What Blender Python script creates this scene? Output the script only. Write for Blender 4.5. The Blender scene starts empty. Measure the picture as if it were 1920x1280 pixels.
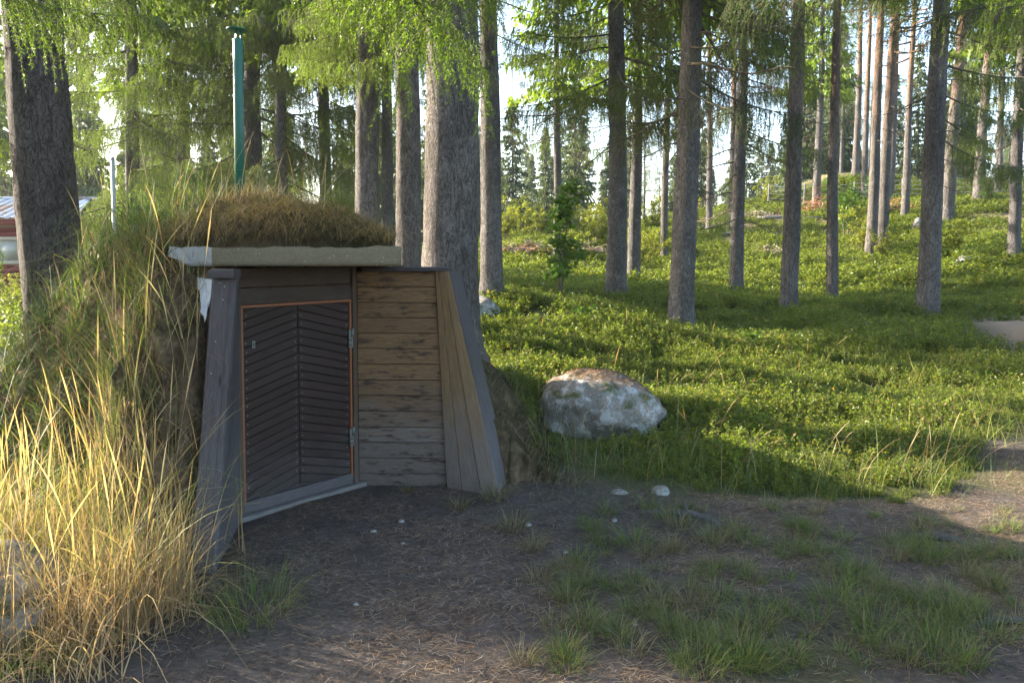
import bpy, math, random
import numpy as np
from mathutils import Vector, Matrix
R = math.radians
rnd = random.Random(7)
rng = np.random.default_rng(7)
scn = bpy.context.scene
col = scn.collection

# ------------------------------------------------------------------ camera
F, CX, CY, TILT, EYE = 1400.0, 960.0, 544.0, R(3.0), 1.65
cd = bpy.data.cameras.new('camera'); cam = bpy.data.objects.new('camera', cd); col.objects.link(cam)
cam.location = (0, 0, EYE); cam.rotation_euler = (R(90) - TILT, 0, 0)
cd.sensor_width = 36; cd.lens = 36 * F / 1920; cd.shift_y = (CY - 640) / 1920
cd.clip_start = 0.05; cd.clip_end = 2000
scn.camera = cam
# ------------------------------------------------------------------ light
SUN_AZ, SUN_EL = -68.0, 22.0           # compass style: 0 = +Y, -90 = -X
w = bpy.data.worlds.new('World'); scn.world = w; w.use_nodes = True
nt = w.node_tree; bg = nt.nodes['Background']; sky = nt.nodes.new('ShaderNodeTexSky')
sky.sky_type = 'NISHITA'; sky.sun_disc = False; sky.sun_elevation = R(SUN_EL); sky.sun_rotation = R(SUN_AZ)
sky.air_density = 1.0; sky.dust_density = 2.2; sky.ozone_density = 1.0
nt.links.new(sky.outputs[0], bg.inputs[0]); bg.inputs[1].default_value = 0.14
sd = bpy.data.lights.new('sun', 'SUN'); sun = bpy.data.objects.new('sun', sd); col.objects.link(sun)
sd.energy = 5.0; sd.angle = R(0.5); sd.color = (1.0, 0.89, 0.72)
sv = Vector((math.sin(R(SUN_AZ)) * math.cos(R(SUN_EL)), math.cos(R(SUN_AZ)) * math.cos(R(SUN_EL)), math.sin(R(SUN_EL))))
sun.rotation_euler = sv.to_track_quat('Z', 'Y').to_euler(); sun.location = sv * 60
vs = scn.view_settings; vs.view_transform = 'Standard'; vs.look = 'None'; vs.gamma = 1; vs.use_curve_mapping = False
vs.exposure = 2.5
scn.cycles.max_bounces = 6; scn.cycles.diffuse_bounces = 3; scn.cycles.glossy_bounces = 2
scn.cycles.transmission_bounces = 4; scn.cycles.transparent_max_bounces = 6
scn.cycles.caustics_reflective = False; scn.cycles.caustics_refractive = False

# ------------------------------------------------------------------ helpers
ct, st = math.cos(TILT), math.sin(TILT)
def ray(px, py):
    a, b = (px - CX) / F, -(py - CY) / F
    return a, ct + b * st, -st + b * ct
def P(px, py, Y):
    a, f, u = ray(px, py); k = Y / f
    return (a * k, Y, EYE + u * k)

def _hash(i, j, k, s):
    h = (i.astype(np.int64) * 374761393 + j.astype(np.int64) * 668265263 + k.astype(np.int64) * 2147483647 + s * 974711) & 0xffffffff
    h = ((h ^ (h >> 13)) * 1274126177) & 0xffffffff
    h = (h ^ (h >> 16)) & 0xffff
    return h / 65535.0
def vnoise(x, y, z=None, s=0):
    x = np.asarray(x, float); y = np.asarray(y, float)
    z = np.zeros_like(x) if z is None else np.asarray(z, float)
    i, j, k = np.floor(x), np.floor(y), np.floor(z)
    fx, fy, fz = x - i, y - j, z - k
    fx, fy, fz = [t * t * (3 - 2 * t) for t in (fx, fy, fz)]
    def h(a, b, c): return _hash(i + a, j + b, k + c, s)
    def l(a, b, t): return a + (b - a) * t
    r = l(l(l(h(0,0,0), h(1,0,0), fx), l(h(0,1,0), h(1,1,0), fx), fy),
          l(l(h(0,0,1), h(1,0,1), fx), l(h(0,1,1), h(1,1,1), fx), fy), fz)
    return r * 2 - 1
def fbm(x, y, z=None, s=0, o=3):
    t, a, f = 0, 1, 1
    for q in range(o):
        t = t + a * vnoise(np.asarray(x) * f, np.asarray(y) * f, None if z is None else np.asarray(z) * f, s + q * 17)
        a *= .5; f *= 2.03
    return t
def sst(a, b, x):
    t = np.clip((np.asarray(x, float) - a) / (b - a), 0, 1); return t * t * (3 - 2 * t)

def mesh(name, V, T, mats, mi=None, smooth=False, colr=None):
    """V (n,3), T list of arrays (m,3) or (m,4), one mesh datablock"""
    V = np.asarray(V, np.float32).reshape(-1, 3)
    if not isinstance(T, (list, tuple)): T = [T]
    T = [np.asarray(t, np.int32) for t in T if len(t)]
    me = bpy.data.meshes.new(name)
    nl = sum(t.size for t in T); nf = sum(len(t) for t in T)
    me.vertices.add(len(V)); me.vertices.foreach_set('co', V.ravel())
    me.loops.add(nl); me.loops.foreach_set('vertex_index', np.concatenate([t.ravel() for t in T]))
    me.polygons.add(nf)
    tot = np.concatenate([np.full(len(t), t.shape[1], np.int32) for t in T])
    st_ = np.zeros(nf, np.int32); st_[1:] = np.cumsum(tot)[:-1]
    me.polygons.foreach_set('loop_start', st_)
    if mi is not None: me.polygons.foreach_set('material_index', np.asarray(mi, np.int32))
    if smooth: me.polygons.foreach_set('use_smooth', np.ones(nf, bool))
    if colr is not None:
        at = me.attributes.new('Col', 'FLOAT_COLOR', 'POINT')
        c = np.ones((len(V), 4), np.float32); c[:, :3] = colr
        at.data.foreach_set('color', c.ravel())
    for m in (mats if isinstance(mats, (list, tuple)) else [mats]): me.materials.append(m)
    me.update(); me.validate()
    return me
def obj(name, me, parent=None, loc=(0, 0, 0), rot=None, scale=None, mat4=None):
    o = bpy.data.objects.new(name, me); col.objects.link(o)
    if mat4 is not None: o.matrix_world = mat4
    else:
        o.location = loc
        if rot is not None: o.rotation_euler = rot
        if scale is not None: o.scale = scale
    if parent is not None: o.parent = parent
    return o
def thing(name, label, cat, loc=(0, 0, 0), group=None, rz=0):
    o = obj(name, None, None, loc, (0, 0, rz)); tag(o, label, cat, group); o.empty_display_size = .1; return o
def tag(o, label=None, cat=None, group=None, kind=None):
    if label: o['label'] = label
    if cat: o['category'] = cat
    if group: o['group'] = group
    if kind: o['kind'] = kind
    return o

class MB:
    def __init__(s): s.v, s.t, s.q, s.mt, s.mq, s.c, s.n = [], [], [], [], [], [], 0
    def add(s, V, tri=None, quad=None, mi=0, c=None):
        V = np.asarray(V, float).reshape(-1, 3); s.v.append(V)
        if tri is not None and len(tri): tri = np.asarray(tri); s.t.append(tri + s.n); s.mt.append(np.full(len(tri), mi))
        if quad is not None and len(quad): quad = np.asarray(quad); s.q.append(quad + s.n); s.mq.append(np.full(len(quad), mi))
        if c is not None: s.c.append(np.broadcast_to(np.asarray(c, float), V.shape))
        s.n += len(V)
    def tube(s, pts, rad, seg=6, mi=0, c=None, cap=True):
        pts = np.asarray(pts, float); n = len(pts); rad = np.broadcast_to(rad, n)
        d = np.gradient(pts, axis=0); d /= np.linalg.norm(d, axis=1)[:, None] + 1e-9
        ref = np.array([0, 0, 1.]) if abs(d[:, 2]).mean() < .8 else np.array([1., 0, 0])
        a = np.cross(d, ref); a /= np.linalg.norm(a, axis=1)[:, None] + 1e-9; b = np.cross(d, a)
        th = np.arange(seg) * 2 * np.pi / seg
        V = pts[:, None] + rad[:, None, None] * (np.cos(th)[None, :, None] * a[:, None] + np.sin(th)[None, :, None] * b[:, None])
        i = np.arange(n - 1)[:, None] * seg; j = np.arange(seg)[None]; k = (j + 1) % seg
        Q = np.stack([i + j, i + k, i + seg + k, i + seg + j], -1).reshape(-1, 4)
        V = V.reshape(-1, 3); T = []
        if cap:
            V = np.vstack([V, pts[:1], pts[-1:]]); e = n * seg
            for jj in range(seg):
                T.append((e, (jj + 1) % seg, jj)); T.append((e + 1, (n - 1) * seg + jj, (n - 1) * seg + (jj + 1) % seg))
        s.add(V, T, Q, mi, c)
    def box(s, lo, hi, mi=0, c=None):
        x0, y0, z0 = lo; x1, y1, z1 = hi
        V = [(x0,y0,z0),(x1,y0,z0),(x1,y1,z0),(x0,y1,z0),(x0,y0,z1),(x1,y0,z1),(x1,y1,z1),(x0,y1,z1)]
        s.add(V, None, [(0,3,2,1),(4,5,6,7),(0,1,5,4),(1,2,6,5),(2,3,7,6),(3,0,4,7)], mi, c)
    def build(s, name, mats, smooth=False):
        V = np.vstack(s.v); T, mi = [], []
        if s.t: T.append(np.vstack(s.t)); mi.append(np.concatenate(s.mt))
        if s.q: T.append(np.vstack(s.q)); mi.append(np.concatenate(s.mq))
        return mesh(name, V, T, mats, np.concatenate(mi), smooth, np.vstack(s.c) if s.c else None)

# ------------------------------------------------------------------ materials
class N:
    def __init__(s, name):
        s.m = bpy.data.materials.new(name); s.m.use_nodes = True; s.t = s.m.node_tree; s.t.nodes.clear()
        s.out = s.new('ShaderNodeOutputMaterial')
    def new(s, t, **k):
        n = s.t.nodes.new(t)
        for a, b in k.items():
            if a.startswith('i_'): s.set(n.inputs[a[2:].replace('_', ' ')], b)
            else: setattr(n, a, b)
        return n
    def set(s, sock, v):
        if isinstance(v, bpy.types.NodeSocket): s.t.links.new(v, sock)
        else: sock.default_value = v
    def coords(s, kind='Object', scale=(1, 1, 1), off=None):
        tc = s.new('ShaderNodeTexCoord'); mp = s.new('ShaderNodeMapping')
        s.set(mp.inputs['Vector'], tc.outputs[kind]); mp.inputs['Scale'].default_value = scale
        if off is not None: s.set(mp.inputs['Location'], off)
        return mp.outputs[0]
    def rand(s):
        oi = s.new('ShaderNodeObjectInfo'); return oi.outputs['Random']
    def noise(s, vec, sc, det=4, rough=.55, dist=0):
        n = s.new('ShaderNodeTexNoise', i_Scale=sc, i_Detail=det, i_Roughness=rough, i_Distortion=dist); s.set(n.inputs['Vector'], vec); return n.outputs[0]
    def vor(s, vec, sc, feat='F1', out='Distance', rnd_=1.0):
        n = s.new('ShaderNodeTexVoronoi', feature=feat, i_Scale=sc); n.inputs['Randomness'].default_value = rnd_; s.set(n.inputs['Vector'], vec); return n.outputs[out]
    def ramp(s, fac, stops):
        r = s.new('ShaderNodeValToRGB'); s.set(r.inputs[0], fac); e = r.color_ramp.elements
        while len(e) < len(stops): e.new(.5)
        for q, (p, c) in zip(e, stops):
            q.position = p; q.color = (c, c, c, 1) if isinstance(c, (int, float)) else (*c, 1)
        return r.outputs[0]
    def mix(s, f, a, b, mode='MIX'):
        n = s.new('ShaderNodeMix', data_type='RGBA', blend_type=mode)
        s.set(n.inputs[0], f)
        for k, v in ((6, a), (7, b)): s.set(n.inputs[k], (*v, 1) if isinstance(v, tuple) and len(v) == 3 else v)
        return n.outputs[2]
    def math(s, op, a, b=0., clamp=False):
        n = s.new('ShaderNodeMath', operation=op, use_clamp=clamp); s.set(n.inputs[0], a); s.set(n.inputs[1], b); return n.outputs[0]
    def bump(s, h, strength, dist, nrm=None):
        b = s.new('ShaderNodeBump', i_Strength=strength, i_Distance=dist); s.set(b.inputs['Height'], h)
        if nrm is not None: s.set(b.inputs['Normal'], nrm)
        return b.outputs[0]
    def pbr(s, c, rough=.8, nrm=None, spec=.3, metal=0.):
        b = s.new('ShaderNodeBsdfPrincipled'); s.set(b.inputs['Base Color'], (*c, 1) if isinstance(c, tuple) else c)
        s.set(b.inputs['Roughness'], rough); b.inputs['Specular IOR Level'].default_value = spec; b.inputs['Metallic'].default_value = metal
        if nrm is not None: s.set(b.inputs['Normal'], nrm)
        s.set(s.out.inputs[0], b.outputs[0]); return b
    def leaf(s, c, trans=.45, rough=.6, gain=(1.25, 1.3, .7)):
        b = s.new('ShaderNodeBsdfPrincipled'); s.set(b.inputs['Base Color'], c); b.inputs['Roughness'].default_value = rough
        b.inputs['Specular IOR Level'].default_value = .25
        t = s.new('ShaderNodeBsdfTranslucent'); s.set(t.inputs['Color'], s.mix(1., c, gain, 'MULTIPLY'))
        mx = s.new('ShaderNodeMixShader'); mx.inputs[0].default_value = trans
        s.set(mx.inputs[1], b.outputs[0]); s.set(mx.inputs[2], t.outputs[0]); s.set(s.out.inputs[0], mx.outputs[0]); return s.m

def bark_mat(name, dark, light, lichen, red=None, zred=(4, 9), vs=(16, 16, 5), lich=.62):
    n = N(name); off = n.new('ShaderNodeCombineXYZ'); r = n.rand()
    n.set(off.inputs[0], n.math('MULTIPLY', r, 37.)); n.set(off.inputs[2], n.math('MULTIPLY', r, 91.))
    co = n.coords('Object', (1, 1, 1), off.outputs[0])
    def scl(v):
        m = n.new('ShaderNodeMapping'); n.set(m.inputs[0], co); m.inputs['Scale'].default_value = v; return m.outputs[0]
    def ridge(v, sc, dist): return n.math('ABSOLUTE', n.math('SUBTRACT', n.noise(v, sc, 3, .6, dist), .5))
    c1 = ridge(scl(vs), 1.5, .6); c2 = ridge(scl((vs[0] * 2.3, vs[1] * 2.3, vs[2] * 3.4)), 1.6, .9)
    flake = n.vor(scl((vs[0] * 2.2, vs[1] * 2.2, vs[2] * 3.0)), 1.3, 'SMOOTH_F1')
    fine = n.noise(co, 110, 4, .7); mid = n.noise(scl((9, 9, 4)), 1.7, 5, .65); big = n.noise(scl((2.2, 2.2, 1.1)), 1.5, 3)
    c = n.mix(n.ramp(n.math('ADD', n.math('MULTIPLY', fine, .6), n.math('MULTIPLY', mid, .4)), [(.36, 0.), (.62, 1.)]), dark, light)
    if red is not None:
        tc = n.new('ShaderNodeTexCoord'); sx = n.new('ShaderNodeSeparateXYZ'); n.set(sx.inputs[0], tc.outputs['Object'])
        mr = n.new('ShaderNodeMapRange'); n.set(mr.inputs[0], n.math('ADD', sx.outputs[2], n.math('MULTIPLY', n.noise(co, 1.5, 3), 4.)))
        mr.inputs[1].default_value = zred[0] + 2; mr.inputs[2].default_value = zred[1] + 2
        c = n.mix(mr.outputs[0], c, n.mix(n.ramp(fine, [(.35, 0.), (.7, 1.)]), red, tuple(min(1, q * 1.6) for q in red)))
    c = n.mix(n.math('MULTIPLY', n.ramp(big, [(.4, 0.), (.65, .5)]), 1.), c, tuple(q * .55 for q in dark))
    lf = n.ramp(n.noise(co, 6.5, 6, .75), [(lich, 0.), (lich + .12, 1.)])
    c = n.mix(n.math('MULTIPLY', lf, n.ramp(fine, [(.42, 0.), (.6, .85)])), c, lichen)
    cr = n.math('MAXIMUM', n.ramp(c1, [(0, .85), (.05, 0.)]), n.ramp(c2, [(0, .6), (.055, 0.)]))
    c = n.mix(cr, c, tuple(q * .28 for q in dark))
    h = n.math('ADD', n.math('ADD', n.ramp(c1, [(0, 0.), (.09, .6)]), n.ramp(c2, [(0, 0.), (.09, .4)])), n.math('ADD', n.math('MULTIPLY', fine, .5), n.math('MULTIPLY', flake, .5)))
    n.pbr(c, .92, n.bump(h, 1., .022), .15); return n.m
M = {}
M['spruce_bark'] = bark_mat('spruce_bark', (.13, .117, .108), (.29, .268, .255), (.42, .43, .42), lich=.54)
M['old_bark'] = bark_mat('old_spruce_bark', (.125, .106, .094), (.29, .258, .235), (.31, .31, .29), vs=(13, 13, 4.2), lich=.58)
M['shaded_bark'] = bark_mat('shaded_spruce_bark', (.085, .072, .062), (.19, .168, .152), (.30, .31, .30), vs=(13, 13, 4.2), lich=.60)  # darker copy of old bark, with the left trunk's shade in its colour
M['pine_bark'] = bark_mat('pine_bark', (.125, .11, .10), (.28, .255, .24), (.40, .40, .39), red=(.30, .165, .09), zred=(4, 9), vs=(13, 13, 3.2), lich=.62)

def needle_mat(name, a, b, tr=.35):
    n = N(name); g = n.new('ShaderNodeNewGeometry')
    c = n.mix(g.outputs['Random Per Island'], a, b)
    c = n.mix(n.math('MULTIPLY', n.rand(), .5), c, tuple(q * .6 for q in a)); return n.leaf(c, tr, .5, (1.25, 1.4, .5))
M['needles'] = needle_mat('spruce_needles', (.10, .155, .03), (.20, .25, .05), .5)
M['needles_near'] = needle_mat('young_spruce_needles', (.085, .155, .018), (.19, .25, .03), .45)
M['needles_dark'] = needle_mat('dark_spruce_needles', (.055, .095, .032), (.11, .15, .045), .38)
M['pine_needles'] = needle_mat('pine_needles', (.05, .075, .028), (.11, .13, .04), .3)
def far_mat():
    n = N('far_needles'); g = n.new('ShaderNodeNewGeometry')
    c = n.mix(g.outputs['Random Per Island'], (.045, .07, .035), (.10, .13, .055))
    c = n.mix(n.math('MULTIPLY', n.rand(), .5), c, (.10, .14, .05)); return n.leaf(c, .35, .6, (1.3, 1.25, .6))
M['far_needles'] = far_mat()
def simple_wood(name, a, b):
    n = N(name); co = n.coords('Object'); n.pbr(n.mix(n.noise(co, 30, 4), a, b), .9, None, .15); return n.m
M['twig'] = simple_wood('twig_bark', (.06, .048, .038), (.15, .125, .10))
def leaf_mat(name, a, b, cdry=None, tr=.42):
    n = N(name); g = n.new('ShaderNodeNewGeometry')
    c = n.mix(g.outputs['Random Per Island'], a, b)
    if cdry: c = n.mix(n.ramp(g.outputs['Random Per Island'], [(.93, 0.), (.95, 1.)]), c, cdry)
    c = n.mix(n.math('MULTIPLY', n.rand(), .45), c, tuple(q * .65 for q in a)); return n.leaf(c, tr, .38)
M['berry_leaf'] = leaf_mat('berry_leaf', (.095, .14, .02), (.21, .24, .035), (.26, .15, .04), .5)
M['birch_leaf'] = leaf_mat('sapling_leaf', (.07, .15, .02), (.14, .22, .035))
M['yellow_leaf'] = leaf_mat('yellow_bush_leaf', (.18, .21, .03), (.30, .30, .05), None, .5)
def attr_leaf(name, tr):
    n = N(name); a = n.new('ShaderNodeAttribute', attribute_name='Col'); return n.leaf(a.outputs['Color'], tr, .55, (1.2, 1.12, .7))
M['grass'] = attr_leaf('grass_blade', .4)
def attr_flat(name):
    n = N(name); a = n.new('ShaderNodeAttribute', attribute_name='Col'); n.pbr(a.outputs['Color'], .8, None, .2); return n.m
M['litter'] = attr_flat('fallen_needle')

def wood_mat(name, warm, dark, grey, greyz=None, stain=None, rough=.75, gain=1.):
    """grain along the object's local x, per-plank offset, weathered grey below a height"""
    n = N(name); r = n.rand(); off = n.new('ShaderNodeCombineXYZ')
    n.set(off.inputs[0], n.math('MULTIPLY', r, 53.)); n.set(off.inputs[1], n.math('MULTIPLY', r, 17.)); n.set(off.inputs[2], n.math('MULTIPLY', r, 29.))
    co = n.coords('Object', (1, 1, 1), off.outputs[0])
    def scl(v):
        m = n.new('ShaderNodeMapping'); n.set(m.inputs[0], co); m.inputs['Scale'].default_value = v; return m.outputs[0]
    g1 = n.noise(scl((3, 60, 20)), 2.2, 6, .65, 1.4); g2 = n.noise(scl((6, 190, 60)), 2., 4, .6); blot = n.noise(scl((3.5, 9, 6)), 1.6, 4, .6)
    kv = n.vor(scl((2.3, 9, 5)), 1., 'F1'); knot = n.ramp(kv, [(.03, 1.), (.11, 0.)])
    c = n.mix(n.ramp(g1, [(.3, 0.), (.7, 1.)]), dark, warm)
    if greyz is not None:
        gm = n.new('ShaderNodeNewGeometry'); sx = n.new('ShaderNodeSeparateXYZ'); n.set(sx.inputs[0], gm.outputs['Position'])
        mr = n.new('ShaderNodeMapRange', interpolation_type='SMOOTHSTEP'); n.set(mr.inputs[0], n.math('ADD', sx.outputs[2], n.math('MULTIPLY', n.math('SUBTRACT', blot, .5), .7)))
        mr.inputs[1].default_value = greyz[1]; mr.inputs[2].default_value = greyz[0]
        c = n.mix(mr.outputs[0], c, n.mix(n.ramp(g1, [(.3, 0.), (.7, 1.)]), tuple(q * .6 for q in grey), grey))
    else:
        c = n.mix(n.ramp(blot, [(.35, 0.), (.7, .75)]), c, grey)
    c = n.mix(n.ramp(g2, [(.25, .55), (.6, 0.)]), c, tuple(q * .35 for q in dark))
    c = n.mix(knot, c, tuple(q * .45 for q in dark))
    if stain:
        s = n.ramp(n.noise(scl((5, 22, 9)), 1.3, 5, .7), [(.52, 0.), (.64, .95)]); c = n.mix(s, c, stain)
    c = n.mix(n.math('MULTIPLY', r, .3), c, tuple(q * .6 for q in dark))
    h = n.math('ADD', g1, n.math('MULTIPLY', g2, .8))
    n.pbr(c, rough, n.bump(h, .5, .004), .25); return n.m
M['door_wood'] = wood_mat('dark_stained_door_wood', (.052, .028, .021), (.021, .012, .0095), (.078, .066, .06), (.1, .5), rough=.6)
M['lintel_wood'] = wood_mat('dark_stained_board', (.09, .06, .04), (.034, .022, .016), (.09, .068, .05), rough=.65)
M['wing_wood'] = wood_mat('weathered_brown_board', (.27, .155, .07), (.10, .058, .03), (.20, .172, .155), (.2, .85), stain=(.022, .016, .013))
M['post_wood'] = wood_mat('brown_post_wood', (.13, .085, .05), (.055, .036, .024), (.15, .12, .10), (.1, .7))
M['left_wood'] = wood_mat('grey_weathered_board', (.095, .082, .08), (.036, .03, .031), (.15, .138, .138), (.1, 1.0))
M['end_wood'] = wood_mat('golden_grey_board', (.29, .185, .088), (.13, .084, .044), (.215, .182, .16), (.15, .85))
M['grey_wood'] = wood_mat('bleached_grey_wood', (.24, .225, .21), (.12, .11, .10), (.28, .27, .26))
M['root_wood'] = wood_mat('weathered_root', (.095, .088, .085), (.04, .036, .036), (.13, .125, .125))
M['red_wood'] = wood_mat('red_painted_board', (.27, .045, .03), (.19, .03, .022), (.22, .05, .035))
def plain(name, c, rough=.6, metal=0., var=.25, sc=40, bmp=0):
    n = N(name); co = n.coords('Object'); z = n.noise(co, sc, 4)
    cc = n.mix(n.math('MULTIPLY', z, var * 2), c, tuple(q * .5 for q in c))
    n.pbr(cc, rough, n.bump(z, .3, bmp) if bmp else None, .4, metal); return n.m
M['orange'] = plain('orange_painted_trim', (.30, .105, .045), .6, 0, .5, 25)
M['iron'] = plain('worn_hinge_steel', (.20, .22, .20), .5, .5, .5, 60)
M['rust'] = plain('rusty_bolt', (.16, .075, .045), .7, .2, .5, 90)
M['nail'] = plain('dull_nail_head', (.30, .29, .28), .55, .3)
M['green_paint'] = plain('green_pipe_paint', (.008, .105, .07), .38, 0, .25, 12)
M['dark'] = plain('dark_gap', (.012, .01, .009), .9)
M['window_frame'] = plain('cream_window_trim', (.66, .60, .47), .6)
M['white_pole'] = plain('pale_pole_paint', (.36, .39, .40), .5)
M['wire'] = plain('galvanised_wire', (.35, .36, .36), .5, .4)
def glass():
    n = N('window_glass'); n.pbr((.35, .36, .30), .12, None, .6); return n.m
M['glass'] = glass()
def roof_metal():
    n = N('corrugated_roof_metal'); co = n.coords('Object'); z = n.noise(co, 1.3, 4, .6)
    n.pbr(n.mix(n.ramp(z, [(.5, 0.), (.62, 1.)]), (.42, .46, .52), (.34, .24, .19)), .38, None, .5, .35); return n.m
M['roof'] = roof_metal()
def plastic():
    n = N('cloudy_plastic_sheet'); n.leaf(n.mix(n.noise(n.coords('Object'), 20, 3), (.52, .55, .58), (.72, .74, .77)), .3, .3, (1, 1, 1)); return n.m
M['plastic'] = plastic()
def concrete():
    n = N('cast_concrete'); co = n.coords('Object'); gm = n.new('ShaderNodeNewGeometry'); sx = n.new('ShaderNodeSeparateXYZ'); n.set(sx.inputs[0], gm.outputs['Position'])
    a = n.noise(co, 5, 5, .65); b = n.noise(co, 60, 4, .6)
    c = n.mix(a, (.098, .080, .048), (.165, .138, .086))
    c = n.mix(n.ramp(b, [(.35, 0.), (.75, .6)]), c, (.17, .155, .115))
    sp = n.vor(co, 28, 'F1'); c = n.mix(n.ramp(sp, [(.05, .8), (.12, 0.)]), c, (.45, .43, .38))
    pale = n.math('LESS_THAN', n.math('ADD', sx.outputs[0], n.math('MULTIPLY', b, .012)), -1.735)
    c = n.mix(pale, c, n.mix(n.ramp(a, [(.35, 0.), (.65, 1.)]), (.26, .26, .25), (.40, .41, .43)))
    n.pbr(c, .9, n.bump(n.math('ADD', a, b), .5, .008), .2); return n.m
M['concrete'] = concrete()
def stone(name='granite_boulder', moss=.62):
    n = N(name); co = n.coords('Object'); a = n.noise(co, 3, 6, .6); b = n.noise(co, 70, 4, .7); l = n.noise(co, 6.5, 6, .72)
    c = n.mix(n.ramp(a, [(.3, 0.), (.7, 1.)]), (.13, .12, .105), (.27, .25, .22))
    c = n.mix(n.ramp(b, [(.36, .8), (.5, 0.)]), c, (.085, .08, .075))
    c = n.mix(n.ramp(l, [(.50, 0.), (.58, .8)]), c, (.40, .40, .39))
    c = n.mix(n.ramp(n.noise(co, 9, 5, .7), [(.66, 0.), (.69, .95)]), c, (.035, .032, .03))
    g = n.new('ShaderNodeNewGeometry'); sx = n.new('ShaderNodeSeparateXYZ'); n.set(sx.inputs[0], g.outputs['Normal'])
    c = n.mix(n.math('MULTIPLY', n.ramp(n.noise(co, 4, 4), [(moss - .1, 0.), (moss, 1.)]), n.ramp(sx.outputs[2], [(.3, 0.), (.6, .9)])), c, (.06, .07, .02))
    n.pbr(c, .9, n.bump(n.math('ADD', n.math('MULTIPLY', a, 2.), b), .6, .012), .2); return n.m
M['stone'] = stone()
def ground():
    n = N('forest_floor'); at = n.new('ShaderNodeAttribute', attribute_name='Col'); sc = n.new('ShaderNodeSeparateColor'); n.set(sc.inputs[0], at.outputs['Color'])
    co = n.coords('Object'); a = n.noise(co, 1.4, 6, .65); b = n.noise(co, 38, 5, .7); d = n.noise(co, 7, 5, .65)
    soil = n.mix(n.ramp(b, [(.3, 0.), (.7, 1.)]), (.03, .023, .019), (.098, .080, .068))
    soil = n.mix(n.ramp(d, [(.45, 0.), (.62, .75)]), soil, (.092, .079, .073))
    soil = n.mix(n.ramp(a, [(.5, 0.), (.7, .6)]), soil, (.075, .055, .04))
    moss = n.mix(n.ramp(b, [(.3, 0.), (.7, 1.)]), (.03, .038, .012), (.09, .10, .026))
    moss = n.mix(n.ramp(d, [(.5, 0.), (.7, .6)]), moss, (.085, .06, .035))
    tan = n.mix(b, (.20, .135, .085), (.36, .27, .19))
    c = n.mix(sc.outputs[0], soil, moss); c = n.mix(sc.outputs[1], c, tan)
    n.pbr(c, .95, n.bump(n.math('ADD', d, n.math('MULTIPLY', b, .6)), .8, .03), .15); return n.m
M['ground'] = ground()
def earth(name, turf):
    n = N(name); co = n.coords('Object'); a = n.noise(co, 4, 6, .65); b = n.noise(co, 30, 5, .7); d = n.vor(co, 16, 'F1')
    g = n.new('ShaderNodeNewGeometry'); sx = n.new('ShaderNodeSeparateXYZ'); n.set(sx.inputs[0], g.outputs['Normal'])
    s = n.mix(n.ramp(b, [(.3, 0.), (.7, 1.)]), (.11, .072, .042), (.30, .215, .13))
    s = n.mix(n.ramp(a, [(.4, 0.), (.6, .7)]), s, (.11, .08, .05))
    m = n.mix(n.ramp(b, [(.3, 0.), (.7, 1.)]), (.022, .022, .01), (.075, .065, .026))
    m = n.mix(n.ramp(a, [(.45, 0.), (.62, .8)]), m, (.10, .07, .04))
    f = 1.0 if turf else n.ramp(n.math('ADD', sx.outputs[2], n.math('MULTIPLY', n.math('SUBTRACT', a, .5), .8)), [(.42, 0.), (.66, 1.)])
    n.pbr(n.mix(f, s, m), .95, n.bump(n.math('ADD', n.math('ADD', a, b), n.math('MULTIPLY', d, .9)), 1., .06), .12); return n.m
M['earth'] = earth('sandy_earth', False); M['turf'] = earth('mossy_turf', True)

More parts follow.
